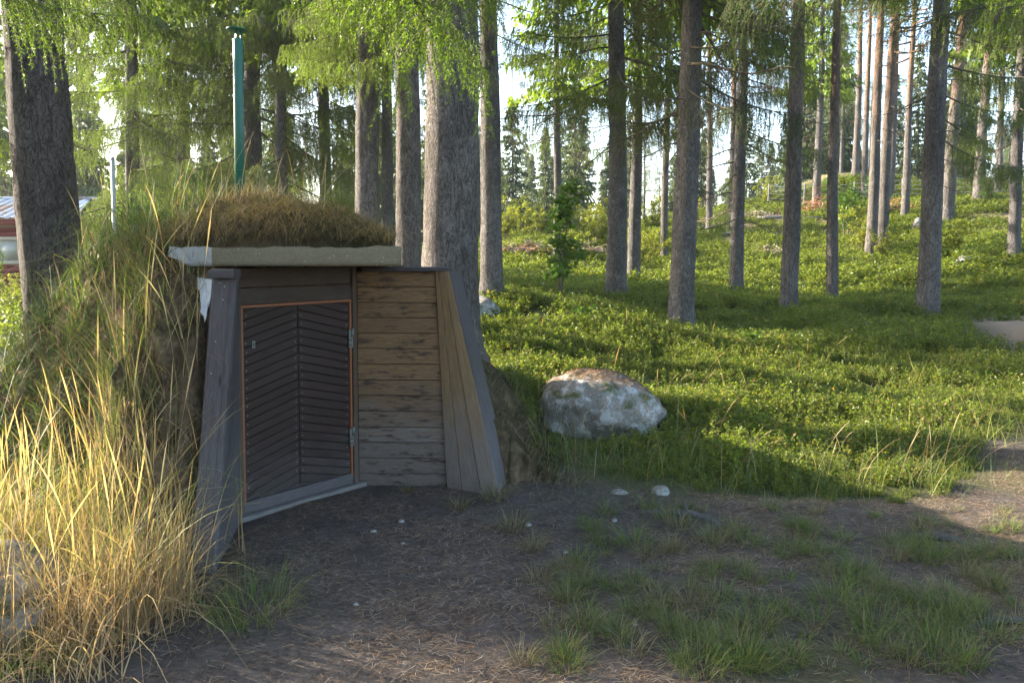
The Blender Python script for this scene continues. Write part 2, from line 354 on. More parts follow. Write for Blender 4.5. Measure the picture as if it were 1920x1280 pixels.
# ------------------------------------------------------------------ the ground
# photo pixel + distance of trunk feet and other points on the ground -> heights
TREES = [ # px_x, py_base, width_px, Y, top_dx, species, zlow of live branches, n visible branches, branch len, label
 (1277, 612, 44, 13.6, 12, 'spruce', 3.9, 26, 2.2, 'stout grey spruce standing just behind the boulder'),
 (1156, 558, 36, 16.5, -4, 'spruce', 3.9, 24, 2.2, 'spruce with flaking bark beside the leafy sapling'),
 (1477, 588, 30, 16.0, 12, 'pine', 0, 0, 0, 'slim bluish grey pine between berry bushes, forked from nothing and bare low down'),
 (1738, 596, 36, 15.0, 12, 'spruce', 3.6, 22, 1.7, 'straight bare bluish grey trunk next to the brown bare path'),
 (1560, 567, 20, 20.0, -4, 'pine', 0, 0, 0, 'thin dark pine in the berry bushes with reddish upper stem'),
 (1380, 556, 24, 21.0, 6, 'spruce', 2.2, 46, 2.3, 'spruce with many thin dead branches along its whole stem'),
 (1188, 530, 23, 24.0, 4, 'spruce', 4.6, 30, 2.4, 'dark thin spruce close behind the flaking barked spruce'),
 (922, 572, 38, 12.2, -8, 'spruce', 4.1, 26, 1.3, 'lichen spotted spruce rising beside the half hidden boulder'),
 (1632, 485, 19, 27.5, 10, 'pine', 0, 0, 0, 'pine grown close against a twin pine, reddish bark above'),
 (1652, 483, 19, 27.8, 14, 'pine', 0, 0, 0, 'twin pine leaning slightly away from its close neighbour'),
 (1900, 488, 20, 22.0, 4, 'spruce', 2.6, 44, 1.9, 'dark spruce with low boughs on the sandy bank'),
 (1245, 490, 13, 31.0, 4, 'pine', 0, 0, 0, 'thin pine in sun beyond the stout spruce'),
 (1330, 442, 12, 35.0, -6, 'pine', 0, 0, 0, 'thin pine at the edge of the brushwood'),
 (1370, 438, 13, 36.0, 4, 'pine', 0, 0, 0, 'sunlit pine beside the fallen pale log'),
 (1045, 490, 15, 29.0, -2, 'spruce', 4.5, 40, 2.2, 'slender spruce standing behind the leafy sapling'),
 (1696, 412, 13, 35.0, 8, 'pine', 0, 0, 0, 'slim orange pine in front of the wire fence'),
 (1774, 416, 22, 32.0, 22, 'pine', 0, 0, 0, 'leaning sunlit pine with flaky pale foot on the hillside'),
 (1834, 380, 18, 35.0, 12, 'pine', 0, 0, 0, 'tall orange barked pine high on the hillside'),
 (1530, 394, 14, 41.0, 6, 'spruce', 3.5, 34, 2.0, 'spruce standing in the heap of red brushwood'),
 (1604, 330, 12, 46.0, 4, 'pine', 0, 0, 0, 'far slim pine behind the yellow green bush'),
 (1668, 380, 13, 40.0, 8, 'pine', 0, 0, 0, 'pine behind the close pair of pines'),
 (1870, 372, 12, 42.0, 4, 'spruce', 4., 30, 2.2, 'spruce behind the hillside fence'),
 (1620, 372, 11, 44.0, 3, 'pine', 0, 0, 0, 'thin far pine touching the yellow bush'),
]
CTRL = [P(a[0], a[1], a[3]) for a in TREES]
CTRL += [P(1000, 462, 31), P(1000, 440, 38), P(1450, 402, 40), P(1900, 380, 37), P(1880, 455, 27), P(1880, 620, 12.5),
         P(1800, 720, 9.3), P(1450, 650, 11.5), P(1500, 760, 8), P(1100, 600, 12.3), P(1100, 640, 10.3), P(1120, 812, 6.6), P(1350, 720, 8.8)]
CTRL += [(x, y, 0.) for x in (-4, -2, 0, 2, 4, 7) for y in (-6, 0, 3., 4.6)] + [(-1.5, 4.6, 0), (0, 5.1, 0), (.9, 5.2, 0.02), (5.5, 6, 0)]
CTRL += [(-6, 8, .05), (-9, 12, .1), (-3, 11, .25), (-14, 24, .1), (-20, 28, .1), (-5, 18, .4), (-8, 30, .6), (-10, 45, .8), (-40, 20, 0), (40, 20, 4), (25, 12, 1.2), (35, 40, 6), (20, 5, .3), (-40, 60, 0), (0, 52, 1.6), (30, 60, 5), (0, 75, 0.), (-30, -20, 0), (30, -20, 0), (12, 0, .05)]
CTRL = np.array(CTRL)
CP, CZ = CTRL[:, :2], CTRL[:, 2]
def _phi(r): return np.sqrt(r * r + 4.0)
_A = _phi(np.linalg.norm(CP[:, None] - CP[None], axis=2)); _n = len(CP)
_S = np.zeros((_n + 3, _n + 3)); _S[:_n, :_n] = _A + np.eye(_n) * -.02; _S[:_n, _n] = 1; _S[:_n, _n+1:] = CP; _S[_n, :_n] = 1; _S[_n+1:, :_n] = CP.T
_W = np.linalg.solve(_S, np.concatenate([CZ, [0, 0, 0]]))
def gz(x, y):
    x = np.asarray(x, float); y = np.asarray(y, float); sh = x.shape; q = np.stack([x.ravel(), y.ravel()], 1)
    cx_ = np.stack([np.clip(q[:, 0], -60, 60), np.clip(q[:, 1], -20, 80)], 1)
    r = np.empty(len(q))
    for a in range(0, len(q), 20000):
        d = _phi(np.linalg.norm(cx_[a:a+20000, None] - CP[None], axis=2))
        r[a:a+20000] = d @ _W[:_n] + _W[_n] + cx_[a:a+20000] @ _W[_n+1:]
    far = sst(50, 85, np.hypot(q[:, 0] * .8, q[:, 1])); r = r * (1 - far) + far * np.clip(r, -1, 1.0)
    near = sst(4.8, 8, q[:, 1] + .12 * q[:, 0])
    r = r + near * (.10 * fbm(q[:, 0] * .7, q[:, 1] * .7, s=3) + .05 * fbm(q[:, 0] * 2, q[:, 1] * 2, s=5, o=2)) + .014 * fbm(q[:, 0] * 2.2, q[:, 1] * 2.2, s=8)
    return r.reshape(sh)
def shrub_mask(x, y):
    """1 where the berry bushes and grass of the wood cover the ground"""
    x = np.asarray(x, float); y = np.asarray(y, float)
    b = np.interp(x, [-.4, .0, .2, .86, 1.8, 2.84, 3.6, 4.1, 7, 12], [9., 6.6, 5.75, 5.15, 4.8, 5.05, 5.5, 6.3, 8, 9])
    m = sst(-.15, .35, y - b + .22 * fbm(x * 1.5, y * 1.5, s=11, o=2))
    path = sst(0, 1.2, x - (4.6 + .38 * (y - 6)) ) * sst(15.5, 14, y) * sst(5, 7, y)
    return m * (1 - .92 * path) * sst(-1.2, .1, x + .10 * (y - 6)) 
def axis(segs):
    a = []
    for s0, s1, d in segs: a.append(np.arange(s0, s1, d))
    return np.unique(np.round(np.concatenate(a + [[segs[-1][1]]]), 4))
gx = axis([(-900, -200, 175), (-200, -60, 20), (-60, -16, 3), (-16, -5, .4), (-5, 7, .09), (7, 20, .35), (20, 60, 2), (60, 200, 20), (200, 900, 175)])
gy = axis([(-300, -20, 70), (-20, 0, 4), (0, 2, .4), (2, 11, .09), (11, 24, .3), (24, 50, .6), (50, 90, 4), (90, 300, 30), (300, 1500, 200)])
GX, GY = np.meshgrid(gx, gy)
GZ = gz(GX, GY)
ny, nx = GX.shape
ii = (np.arange(ny - 1)[:, None] * nx + np.arange(nx - 1)[None]).ravel()
GQ = np.stack([ii, ii + 1, ii + nx + 1, ii + nx], 1)
mv = np.maximum(shrub_mask(GX, GY), sst(11, 14, GY)) ; mv = np.maximum(mv, sst(.15, .6, fbm(GX * .9, GY * .9, s=21)) * .55 * sst(.3, 1.5, GX))
tanm = np.maximum(sst(.2, .5, fbm(GX * .25, GY * .25, s=31) + .6 * np.exp(-((GY - 33) / 4) ** 2) - .15) * sst(24, 30, GY) * .55, sst(6.4, 7.4, GX - .36 * (GY - 9)) * sst(6, 8, GY) * sst(16, 14, GY))
gc = np.stack([mv.ravel(), tanm.ravel(), 0 * mv.ravel()], 1)
g = obj('ground', mesh('ground', np.stack([GX, GY, GZ], -1), GQ, M['ground'], None, True, gc)); tag(g, kind='structure')

# ------------------------------------------------------------------ earth mound round the cellar
FA, FB = np.array([-1.65, 4.49]), np.array([-1.08, 5.15])
FU = (FB - FA) / np.linalg.norm(FB - FA); FLEN = np.linalg.norm(FB - FA)
def mound_h(x, y):
    H = 1.60 + .36 * np.exp(-((x + 2.25) / 1.0) ** 2 - ((y - 5.5) / .9) ** 2)
    yf = 3.62 + .10 * sst(-2.2, -1.75, x) + .55 * np.clip(-1.95 - x, 0, 3) + .12 * fbm(x * 2, y * 0 + 1., s=41)
    f = sst(0, 1, (y - yf) / np.where(x < -1.6, .85, .3)) ** .8
    m = H * f * (1 - sst(-5.2, -2.3, -0 + x) * 0) * sst(-5.0, -2.2, x) * (1 - sst(-1.25, .5, x)) * (1 - sst(6.2, 9.2, y))
    m = m + .05 * m * fbm(x * 3, y * 3, s=44) + .045 * np.clip(m, 0, 1) * fbm(x * 9, y * 9, s=45, o=4)
    # hollow in front of the door, between the wing walls
    d = (x - FA[0]) * FU[1] - (y - FA[1]) * FU[0]          # >0 in front of the facade
    front_r = y < 5.27
    inside = ((d > -.06) & (x > -1.70) & (y < 4.55)) | ((d > -.06) & (x > -1.70) & (y < 5.24)) | (front_r & (x > -1.10) & (x < -.3)) | ((y < 5.12) & (x > -.35))
    return np.where(inside & (x > -1.70), -.08, m - .03)
mx_, my_ = np.arange(-5.4, .9, .035), np.arange(3.1, 9.4, .035)
MX, MY = np.meshgrid(mx_, my_); MZ = mound_h(MX, MY); base = gz(MX, MY)
nyy, nxx = MX.shape
i2 = (np.arange(nyy - 1)[:, None] * nxx + np.arange(nxx - 1)[None]).ravel()
MQ = np.stack([i2, i2 + 1, i2 + nxx + 1, i2 + nxx], 1)
keep = (MZ.ravel()[MQ] > -.05).any(1)
jx = .03 * fbm(MX * 7, MZ * 7, s=51); jy = (.075 * fbm(MX * 6, MZ * 6, s=52) + .05 * fbm(MX * 17, MZ * 17, s=53, o=4)) * ((MX < -1.75) | (MX > -.3))
mo = obj('earth_mound', mesh('earth_mound', np.stack([MX + jx * (MX < -1.8), MY + jy, base + MZ], -1), MQ[keep], M['earth'], None, True)); tag(mo, kind='structure')
def top_z(x, y):
    return gz(x, y) + np.maximum(mound_h(np.asarray(x), np.asarray(y)), 0)
# turf lying on the concrete roof slab
def turf_h(x, y):
    e = 1 - np.clip(np.abs((x + 1.62) / .95), 0, 1) ** 2.2
    h = .26 * e * sst(-.05, .55, y - 4.36) ** .6 + .05
    h = h * (1 - .9 * sst(5.6, 6.6, y))
    lf = sst(-1.9, -2.7, x); h = h - .55 * lf
    return 1.655 + h * (1 + .14 * fbm(x * 5, y * 5, s=61)) + .025 * fbm(x * 12, y * 12, s=62)
tx, ty = np.arange(-2.35, -.64, .03), np.arange(4.345, 6.6, .03)
TX, TY = np.meshgrid(tx, ty); TZ = turf_h(TX, TY)
_b = np.clip(sst(-1.95, -2.3, TX) + sst(5.5, 6.2, TY), 0, 1); TZ = TZ * (1 - _b) + _b * (top_z(TX, TY) - .04 * _b)
edge_drop = (np.abs(TX - TX.max()) < .001) | (TY < 4.35) ; TZ = np.where(edge_drop & (TX > -2.05), np.minimum(TZ, 1.60), TZ)
nyy, nxx = TX.shape; i3 = (np.arange(nyy - 1)[:, None] * nxx + np.arange(nxx - 1)[None]).ravel()
TY2 = TY + .05 * fbm(TX * 6, TZ * 6, s=63) * sst(4.8, 4.4, TY) + .03; TY2 = np.maximum(TY2, 4.352)
tf = obj('roof_turf', mesh('roof_turf', np.stack([TX - .19 * (TY - 4.34) * sst(-1.4, -.65, TX), TY2, TZ], -1), np.stack([i3, i3 + 1, i3 + nxx + 1, i3 + nxx], 1), M['turf'], None, True)); tag(tf, kind='structure')

# ------------------------------------------------------------------ the cellar
cel = thing('earth_cellar', 'low turf roofed earth cellar with slanting plank wing walls and chevron door', 'cellar', (-1.2, 4.9, 0))
CEL_INV = Matrix.Translation((1.2, -4.9, 0))
def frame(o, u, v):
    u = Vector(u).normalized(); v = Vector(v); v = (v - u * v.dot(u)).normalized(); n = u.cross(v)
    m = Matrix.Identity(4)
    for k in range(3): m[k][0], m[k][1], m[k][2], m[k][3] = u[k], v[k], n[k], o[k]
    return m
def prism(name, pts, fr, thick, mat, parent, bev=.003, ang=0., pinv=None):
    """2-D outline pts in frame fr (x,y), front face at z=0 going back; local x = grain turned by ang"""
    c = np.mean(pts, axis=0); ca, sa = math.cos(ang), math.sin(ang)
    L = [((x - c[0]) * ca + (y - c[1]) * sa, -(x - c[0]) * sa + (y - c[1]) * ca) for x, y in pts]
    n = len(L); A = np.array(L)
    inn = []
    for i in range(n):
        p, a, b = A[i], A[i-1], A[(i+1) % n]
        e1 = (p - a) / (np.linalg.norm(p - a) + 1e-9); e2 = (b - p) / (np.linalg.norm(b - p) + 1e-9)
        n1 = np.array([-e1[1], e1[0]]); n2 = np.array([-e2[1], e2[0]]); k = n1 + n2; k = k / max(.35, (k @ n1)) 
        inn.append(p + k * bev)
    V = [(x, y, 0) for x, y in inn] + [(x, y, -bev) for x, y in L] + [(x, y, -thick) for x, y in L]
    me = bpy.data.meshes.new(name)
    faces = [tuple(range(n)), tuple(reversed(range(2 * n, 3 * n)))]
    for i in range(n):
        j = (i + 1) % n
        faces += [(i, n + i, n + j, j), (n + i, 2 * n + i, 2 * n + j, n + j)]
    me.from_pydata(V, [], faces); me.materials.append(mat); me.update()
    m = fr @ Matrix.Translation((c[0], c[1], 0)) @ Matrix.Rotation(ang, 4, 'Z')
    o = bpy.data.objects.new(name, me); col.objects.link(o)
    o.parent = parent; o.matrix_basis = (pinv if pinv is not None else CEL_INV) @ m
    return o
def clip(poly, a, b, c):
    """keep a*x+b*y+c >= 0"""
    out = []
    for i in range(len(poly)):
        p, q = poly[i], poly[(i + 1) % len(poly)]; dp, dq = a*p[0]+b*p[1]+c, a*q[0]+b*q[1]+c
        if dp >= 0: out.append(p)
        if dp * dq < 0: t = dp / (dp - dq); out.append((p[0] + (q[0]-p[0])*t, p[1] + (q[1]-p[1])*t))
    return out
def rect(x0, y0, x1, y1): return [(x0, y0), (x1, y0), (x1, y1), (x0, y1)]
FF = frame((FA[0], FA[1], 0), (FU[0], FU[1], 0), (0, 0, 1))
def FFo(d): return FF @ Matrix.Translation((0, 0, d))
H90 = R(90)
prism('back_wall', rect(-.02, -.02, FLEN + .03, 1.54), FFo(-.075), .04, M['dark'], cel)
prism('post', rect(-.035, .0, .018, 1.54), FFo(0), .09, M['post_wood'], cel, ang=H90)
prism('post', rect(.848, .0, .884, 1.54), FFo(0), .09, M['post_wood'], cel, ang=H90)
prism('lintel_board', rect(.02, 1.322, .846, 1.424), FFo(-.012), .03, M['lintel_wood'], cel)
prism('lintel_board', rect(.02, 1.428, .846, 1.545), FFo(-.020), .03, M['lintel_wood'], cel)
door = obj('door', None, cel)
DPI = CEL_INV
x0, x1, z0, z1, xm = .036, .826, .108, 1.303, .425
prism('orange_trim', rect(.02, 1.303, .842, 1.320), FFo(-.006), .03, M['orange'], door)
prism('orange_trim', rect(.020, .09, .0345, 1.302), FFo(-.008), .03, M['orange'], door, ang=H90)
prism('orange_trim', rect(.8275, .09, .842, 1.302), FFo(-.008), .03, M['orange'], door, ang=H90)
sl, pw = math.tan(R(15)), .0565
nails = MB()
def nail(s, z, d, r=.0042):
    th = np.arange(6) * np.pi / 3
    V = [FFo(d + .0015) @ Vector((s + r * math.cos(t), z + r * math.sin(t), 0)) for t in th] + [FFo(d + .004) @ Vector((s, z, 0))]
    nails.add([tuple(q) for q in V], [(i, (i + 1) % 6, 6) for i in range(6)])
for side in (0, 1):
    lo, hi = (x0, xm - .0015) if side == 0 else (xm + .0015, x1)
    sg = 1 if side == 0 else -1
    for k in range(-5, 28):
        zc = z0 - .08 + k * pw                                   # height at the centre line
        pts = rect(lo, z0, hi, z1); c0 = zc - sg * sl * xm
        pts = clip(pts, -sg * sl, 1, -(c0 + .0018)); 
        if len(pts) > 2: pts = clip(pts, sg * sl, -1, c0 + pw - .0035 * .2)
        if len(pts) < 3: continue
        ar = abs(sum(p[0]*q[1]-q[0]*p[1] for p, q in zip(pts, pts[1:] + pts[:1]))) / 2
        if ar < 2e-4: continue
        d = -.022 + rnd.uniform(-.0018, .0018)
        prism('door_plank', pts, FFo(d),   .022, M['door_wood'], door, .0035, sg * R(15))
        for s in (lo + .022, hi - .022):
            for q in (.5,):
                zz = zc + sg * sl * (s - xm) + pw * q + rnd.uniform(-.004, .004)
                if z0 + .02 < zz < z1 - .015 and rnd.random() > .06: nail(s + rnd.uniform(-.003, .003), zz, d)
no = obj('nail_heads', nails.build('nail_heads', M['nail']), door); no.matrix_basis = CEL_INV; no['kind'] = 'stuff'
prism('bottom_rail', rect(.02, .035, .846, .105), FFo(-.010), .035, M['left_wood'], door)
# lock plate and hinges
lp = prism('lock_plate', rect(.095, 1.052, .118, 1.098), FFo(-.016), .006, M['iron'], door, .002)
prism('keyhole', [(.1035, 1.064), (.1095, 1.064), (.1105, 1.082), (.1065, 1.088), (.1025, 1.082)], FFo(-.0145), .003, M['dark'], lp, .0005, pinv=lp.matrix_basis.inverted() @ CEL_INV)
for hz in (.985, .30):
    hg = prism('hinge', rect(.812, hz, .844, hz + .125), FFo(.004), .012, M['iron'], door, .003)
    pi_ = hg.matrix_basis.inverted() @ CEL_INV
    mb = MB(); mb.tube([tuple(FFo(.007) @ Vector((.836, hz + q, 0))) for q in (.075, .135)], .011, 10)
    k = obj('knuckle', mb.build('knuckle', M['iron'], True), hg); k.matrix_basis = pi_
    for q in (.02, .055):
        th = np.arange(8) * np.pi / 4; cc = (.822, hz + q)
        prism('bolt', [(cc[0] + .008 * math.cos(t), cc[1] + .008 * math.sin(t)) for t in th], FFo(.009), .006, M['rust'], hg, .002, pinv=pi_)
prism('threshold', rect(-.045, -.06, .93, .032), FFo(.035), .12, M['grey_wood'], cel, .008)
# right wing wall: horizontal boards, cap and slanting end boards
RO = frame((0, 5.17, 0), (1, 0, 0), (0, 0, 1))
def RF(d): return RO @ Matrix.Translation((0, 0, d))
rows = 14; hh = 1.515 / rows - .0006
zz = -.02
for k in range(rows):
    hk = hh + rnd.uniform(-.004, .004) + (.02 / rows)
    xr0 = -.450 - (zz / 1.53) * .085; xr1 = -.450 - ((zz + hk) / 1.53) * .085
    prism('wall_board', [(-1.075, zz + .002), (xr0, zz + .002 - .004), (xr1, zz + hk - .0015 - .004), (-1.075, zz + hk - .0015)], RF(rnd.uniform(-.003, .002)), .03, M['wing_wood'], cel, .003)
    zz += hk
prism('wall_backing', rect(-1.12, -.05, -.53, 1.51), RF(-.034), .05, M['dark'], cel)
prism('cap_board', rect(-1.03, -.05, -.435, .15), frame((0, 5.17 - 0.0, 1.538), (1, 0, 0), (0, 1, 0)), .026, M['left_wood'], cel, .005)
def qboard(name, b0, b1, t1, t0, thick, mat, parent=cel):
    b0, b1, t1, t0 = map(Vector, (b0, b1, t1, t0)); u = (b1 - b0).normalized(); v = ((t0 + t1) - (b0 + b1)).normalized()
    if u.cross(v).length < .2: u = (t1 - t0).normalized()
    fr = frame(b0, u, v); iv = fr.inverted()
    pts = [tuple((iv @ q)[:2]) for q in (b0, b1, t1, t0)]
    gv = ((t0 + t1) - (b0 + b1)); l = iv.to_3x3() @ gv
    return prism(name, pts, fr, thick, mat, parent, .004, math.atan2(l[1], l[0]))
def lerp(a, b, t): return tuple(a[i] + (b[i] - a[i]) * t for i in range(3))
bA, bB = (-.452, 5.135, -.05), (-.195, 5.0, -.06); tA, tB = (-.533, 5.15, 1.515), (-.470, 5.13, 1.515)
for t0_, t1_, u0, u1 in ((0, .42, 0, .34), (.435, .97, .36, .97)):
    qboard('slanting_board', lerp(bA, bB, t0_), lerp(bA, bB, t1_), lerp(tA, tB, u1), lerp(tA, tB, u0), .03, M['end_wood'])
qboard('slanting_board', (-.197, 4.99, -.07), (-.065, 4.965, -.07), (-.435, 5.115, 1.512), (-.471, 5.12, 1.512), .03, M['end_wood'])
qboard('outer_board', (-.062, 4.968, -.07), (.0, 5.32, -.07), (-.36, 5.40, 1.50), (-.432, 5.118, 1.51), .03, M['left_wood'])
# left wing wall: boards running up the slope, facing board and cap
fb, ft = (-1.53, 3.74, -.06), (-1.512, 4.10, 1.505); kb, kt = (-1.655, 4.47, -.05), (-1.652, 4.47, 1.53)
for t0_, t1_ in ((0, .22), (.23, .55), (.56, .995)):
    qboard('slanting_board', lerp(fb, kb, t0_), lerp(fb, kb, t1_), lerp(ft, kt, t1_), lerp(ft, kt, t0_), .03, M['left_wood'])
qboard('facing_board', (-1.655, 3.735, -.06), (-1.532, 3.735, -.06), (-1.512, 4.095, 1.50), (-1.640, 4.095, 1.50), .035, M['left_wood'])
qboard('outer_board', (-1.70, 4.47, -.05), (-1.66, 3.76, -.06), (-1.643, 4.12, 1.50), (-1.69, 4.47, 1.53), .03, M['left_wood'])
prism('cap_board', rect(-1.645, 4.045, -1.508, 4.15), frame((0, 0, 1.552), (1, 0, 0), (0, 1, 0)), .048, M['left_wood'], cel, .008)
mb = MB()
for (px, py) in ((412, 530), (421, 537), (418, 562), (404, 640), (396, 700)):
    t = (540 - py) / 570; y_ = 4.085 + .365 * (530 - py) / 570 ; p = P(px, py, 3.735 + (4.095 - 3.735) * (1100 - py) / 600 - .002)
    th = np.arange(6) * np.pi / 3
    mb.add([(p[0] + .004 * math.cos(a), p[1], p[2] + .004 * math.sin(a)) for a in th] + [(p[0], p[1] - .003, p[2])], [(i, (i + 1) % 6, 6) for i in range(6)])
o = obj('nail_heads', mb.build('nail_heads_left', M['nail']), cel); o.matrix_basis = CEL_INV; o['kind'] = 'stuff'
# concrete roof slab, subdivided so that its edges are slightly worn
def slab():
    xs = np.linspace(0, 1, 60); zs = np.linspace(0, 1, 7); V, Q = [], []
    def pos(a, c):
        xl = (-1.865 - .135 * (c / .6) ** .8 if c < .6 else -2.0 + .02 * (c - .6) / .4) + .012 * math.sin(c * 23)
        return (xl + (-.642 - xl) * a, 1.562 + .112 * c)
    mb = MB()
    A, C = np.meshgrid(xs, zs); p = np.array([[pos(a, c) for a in xs] for c in zs])
    yf = 4.33 + .004 * fbm(p[..., 0] * 9, p[..., 1] * 9, s=71) + .012 * (1 - np.minimum(1, np.minimum(C, 1 - C) * 9)) ** 2
    zf = p[..., 1] + np.where(C > .99, .006 * fbm(p[..., 0] * 14, p[..., 0] * 0, s=72), 0)
    n, m = C.shape
    front = np.stack([p[..., 0], yf, zf], -1).reshape(-1, 3); back = np.stack([p[..., 0] - .17 * sst(-1.4, -.65, p[..., 0]), 0 * yf + 5.3, zf], -1).reshape(-1, 3)
    i = (np.arange(n - 1)[:, None] * m + np.arange(m - 1)[None]).ravel(); q = np.stack([i, i + 1, i + m + 1, i + m], 1)
    mb.add(np.vstack([front, back]), None, np.vstack([q, q[:, ::-1] + n * m]))
    ring = [j for j in range(m)] + [r * m + m - 1 for r in range(1, n)] + [(n - 1) * m + j for j in range(m - 2, -1, -1)] + [r * m for r in range(n - 2, 0, -1)]
    qs = [(ring[k], ring[k] + n * m, ring[(k + 1) % len(ring)] + n * m, ring[(k + 1) % len(ring)]) for k in range(len(ring))]
    mb.q.append(np.array(qs)); mb.mq.append(np.zeros(len(qs)))
    return mb.build('roof_slab', M['concrete'])
o = obj('roof_slab', slab(), cel); o.matrix_basis = CEL_INV
o['label'] = 'grey concrete roof slab with pale chipped corner'
# plastic sheet stuck beside the left wing
u_, v_ = np.meshgrid(np.linspace(0, 1, 9), np.linspace(0, 1, 14))
tl, tr_, br, bl = [np.array(P(*q)) for q in ((372, 520, 4.33), (402, 524, 4.24), (386, 604, 4.12), (378, 585, 4.17))]
S = (tl * (1-u_[..., None]) + tr_ * u_[..., None]) * (1-v_[..., None]) + (bl * (1-u_[..., None]) + br * u_[..., None]) * v_[..., None]
S[..., 1] += .012 * fbm(u_ * 4, v_ * 5, s=81); S[..., 0] += .006 * fbm(u_ * 3, v_ * 6, s=82)
i = (np.arange(13)[:, None] * 9 + np.arange(8)[None]).ravel()
o = obj('plastic_sheet', mesh('plastic_sheet', S, np.stack([i, i + 1, i + 10, i + 9], 1), M['plastic'], None, True))
sm = o.modifiers.new('thick', 'SOLIDIFY'); sm.thickness = .002
tag(o, 'cloudy white plastic sheet poking out beside the left wing wall', 'plastic sheet')

# vent pipe on the mound
px_, py_ = P(450, 345, 5.35)[0], 5.35
vp = thing('vent_pipe', 'tall green painted vent pipe with flat rain cap on the turf roof', 'pipe', (px_, py_, 1.95))
mb = MB(); zt = P(450, 74, 5.35)[2] - 1.95; mb.tube([(0, 0, -.3), (0, 0, zt * .5), (0.004, 0, zt - .004), (0.004, 0, zt)], [.034, .034, .034, .033], 24); obj('pipe', mb.build('pipe', M['green_paint'], True), vp)
mb = MB()
for a in (0, 2.1, 4.2): mb.tube([(.004 + .025 * math.cos(a + 2.6), .025 * math.sin(a + 2.6), zt - .05), (.004 + .02 * math.cos(a + 2.6), .02 * math.sin(a + 2.6), zt + .068)], .006, 6)
obj('cap_bracket', mb.build('cap_bracket', M['green_paint']), vp)
mb = MB(); mb.tube([(-.005, 0, zt + .062), (-.005, 0, zt + .07), (-.005, 0, zt + .085)], [.068, .068, .02], 24); obj('rain_cap', mb.build('rain_cap', M['green_paint'], True), vp)

# ------------------------------------------------------------------ stones
def rock(name, c, size, seed, label=None, cat='boulder', mat='stone', flat=.35, n=40, group=None, rz=0, skew=0., rough=1., lo=.62):
    th = np.linspace(0, 2 * np.pi, n, endpoint=False); ph = np.linspace(-np.pi / 2, np.pi / 2, n // 2)
    T, Pp = np.meshgrid(th, ph); d = np.stack([np.cos(Pp) * np.cos(T), np.cos(Pp) * np.sin(T), np.sin(Pp)], -1)
    r = np.ones(T.shape)
    rg = np.random.default_rng(seed)
    for k in range(14):                                       # planar facets
        nv = rg.normal(size=3); nv /= np.linalg.norm(nv); h = rg.uniform(lo, .97); dn = d @ nv
        r = np.minimum(r, np.where(dn > .05, h / np.maximum(dn, .05), 9))
    r = r * (1 + .05 * fbm(d[..., 0] * 3 + seed, d[..., 1] * 3, d[..., 2] * 3, s=seed) + .02 * fbm(d[..., 0] * 9, d[..., 1] * 9, d[..., 2] * 9, s=seed + 1))
    r = r * (1 + (rough - 1) * (.07 * fbm(d[..., 0] * 4, d[..., 1] * 4 + seed, d[..., 2] * 4, s=seed + 7, o=4)))
    V = d * r[..., None] * np.array(size); V[..., 2] *= 1 - skew * d[..., 0]; V[..., 2] -= skew * .1 * d[..., 1]
    m_, n_ = T.shape; i = (np.arange(m_ - 1)[:, None] * n_).repeat(n_, 1); j = np.arange(n_)[None].repeat(m_ - 1, 0)
    Q = np.stack([i + j, i + (j + 1) % n_, i + n_ + (j + 1) % n_, i + n_ + j], -1).reshape(-1, 4)
    o = obj(name, mesh(name, V, Q, M[mat], None, True), None, c, (0, 0, rz))
    if label: tag(o, label, cat, group)
    return o
BZ = float(gz(.78, 6.75))
rock('boulder', (P(1122, 760, 6.8)[0], 6.8, BZ + .12), (.60, .52, .42), 5, 'lichen spotted grey boulder topped with brown needles among the berry bushes', n=110, skew=.16, rough=1.7, lo=.80)
rock('boulder', P(893, 592, 11.2), (.36, .4, .32), 9, 'pale grey boulder half hidden behind the thickest trunk')
rock('boulder', (P(20, 1110, 3.25)[0], 3.2, .08), (.30, .26, .30), 14, 'mossy grey rock at the foot of the dry grass')
rock('stone', (P(1808, 492, 22)[0], 22, float(gz(P(1808, 492, 22)[0], 22)) + .1), (.36, .3, .22), 21, 'grey stone peeping out of the bushes on the shaded hillside', 'stone')
rock('stone', (P(1722, 440, 31)[0], 31, float(gz(P(1722, 440, 31)[0], 31)) + .15), (.25, .3, .45), 23, 'pale upright stone beside a slim pine foot', 'stone')
rock('stone', (P(1240, 930, 5.0)[0], 5.0, .01), (.07, .06, .05), 25, 'fist sized grey stone at the edge of the bushes', 'stone', n=20)
rock('stone', (P(1165, 930, 5.0)[0], 5.02, -.012), (.075, .06, .045), 26, 'flat grey stone beside the fist sized stone', 'stone', n=20)
for k, (a, b, s) in enumerate(((990, 996, .022), (1152, 985, .02), (700, 1003, .018), (752, 985, .018), (1142, 1204, .014), (1060, 1050, .014), (668, 1150, .012), (756, 1028, .013), (1190, 1190, .012))):
    Y = EYE * F / (b - 471); x = P(a, b, Y)[0]
    rock('pebble', (x, Y, float(gz(x, Y)) + s * .3), (s * 1.3, s, s * .7), 40 + k, 'small pale pebble lying on the needle strewn ground', 'pebble', n=12, group='pebbles on the bare ground', flat=.5)
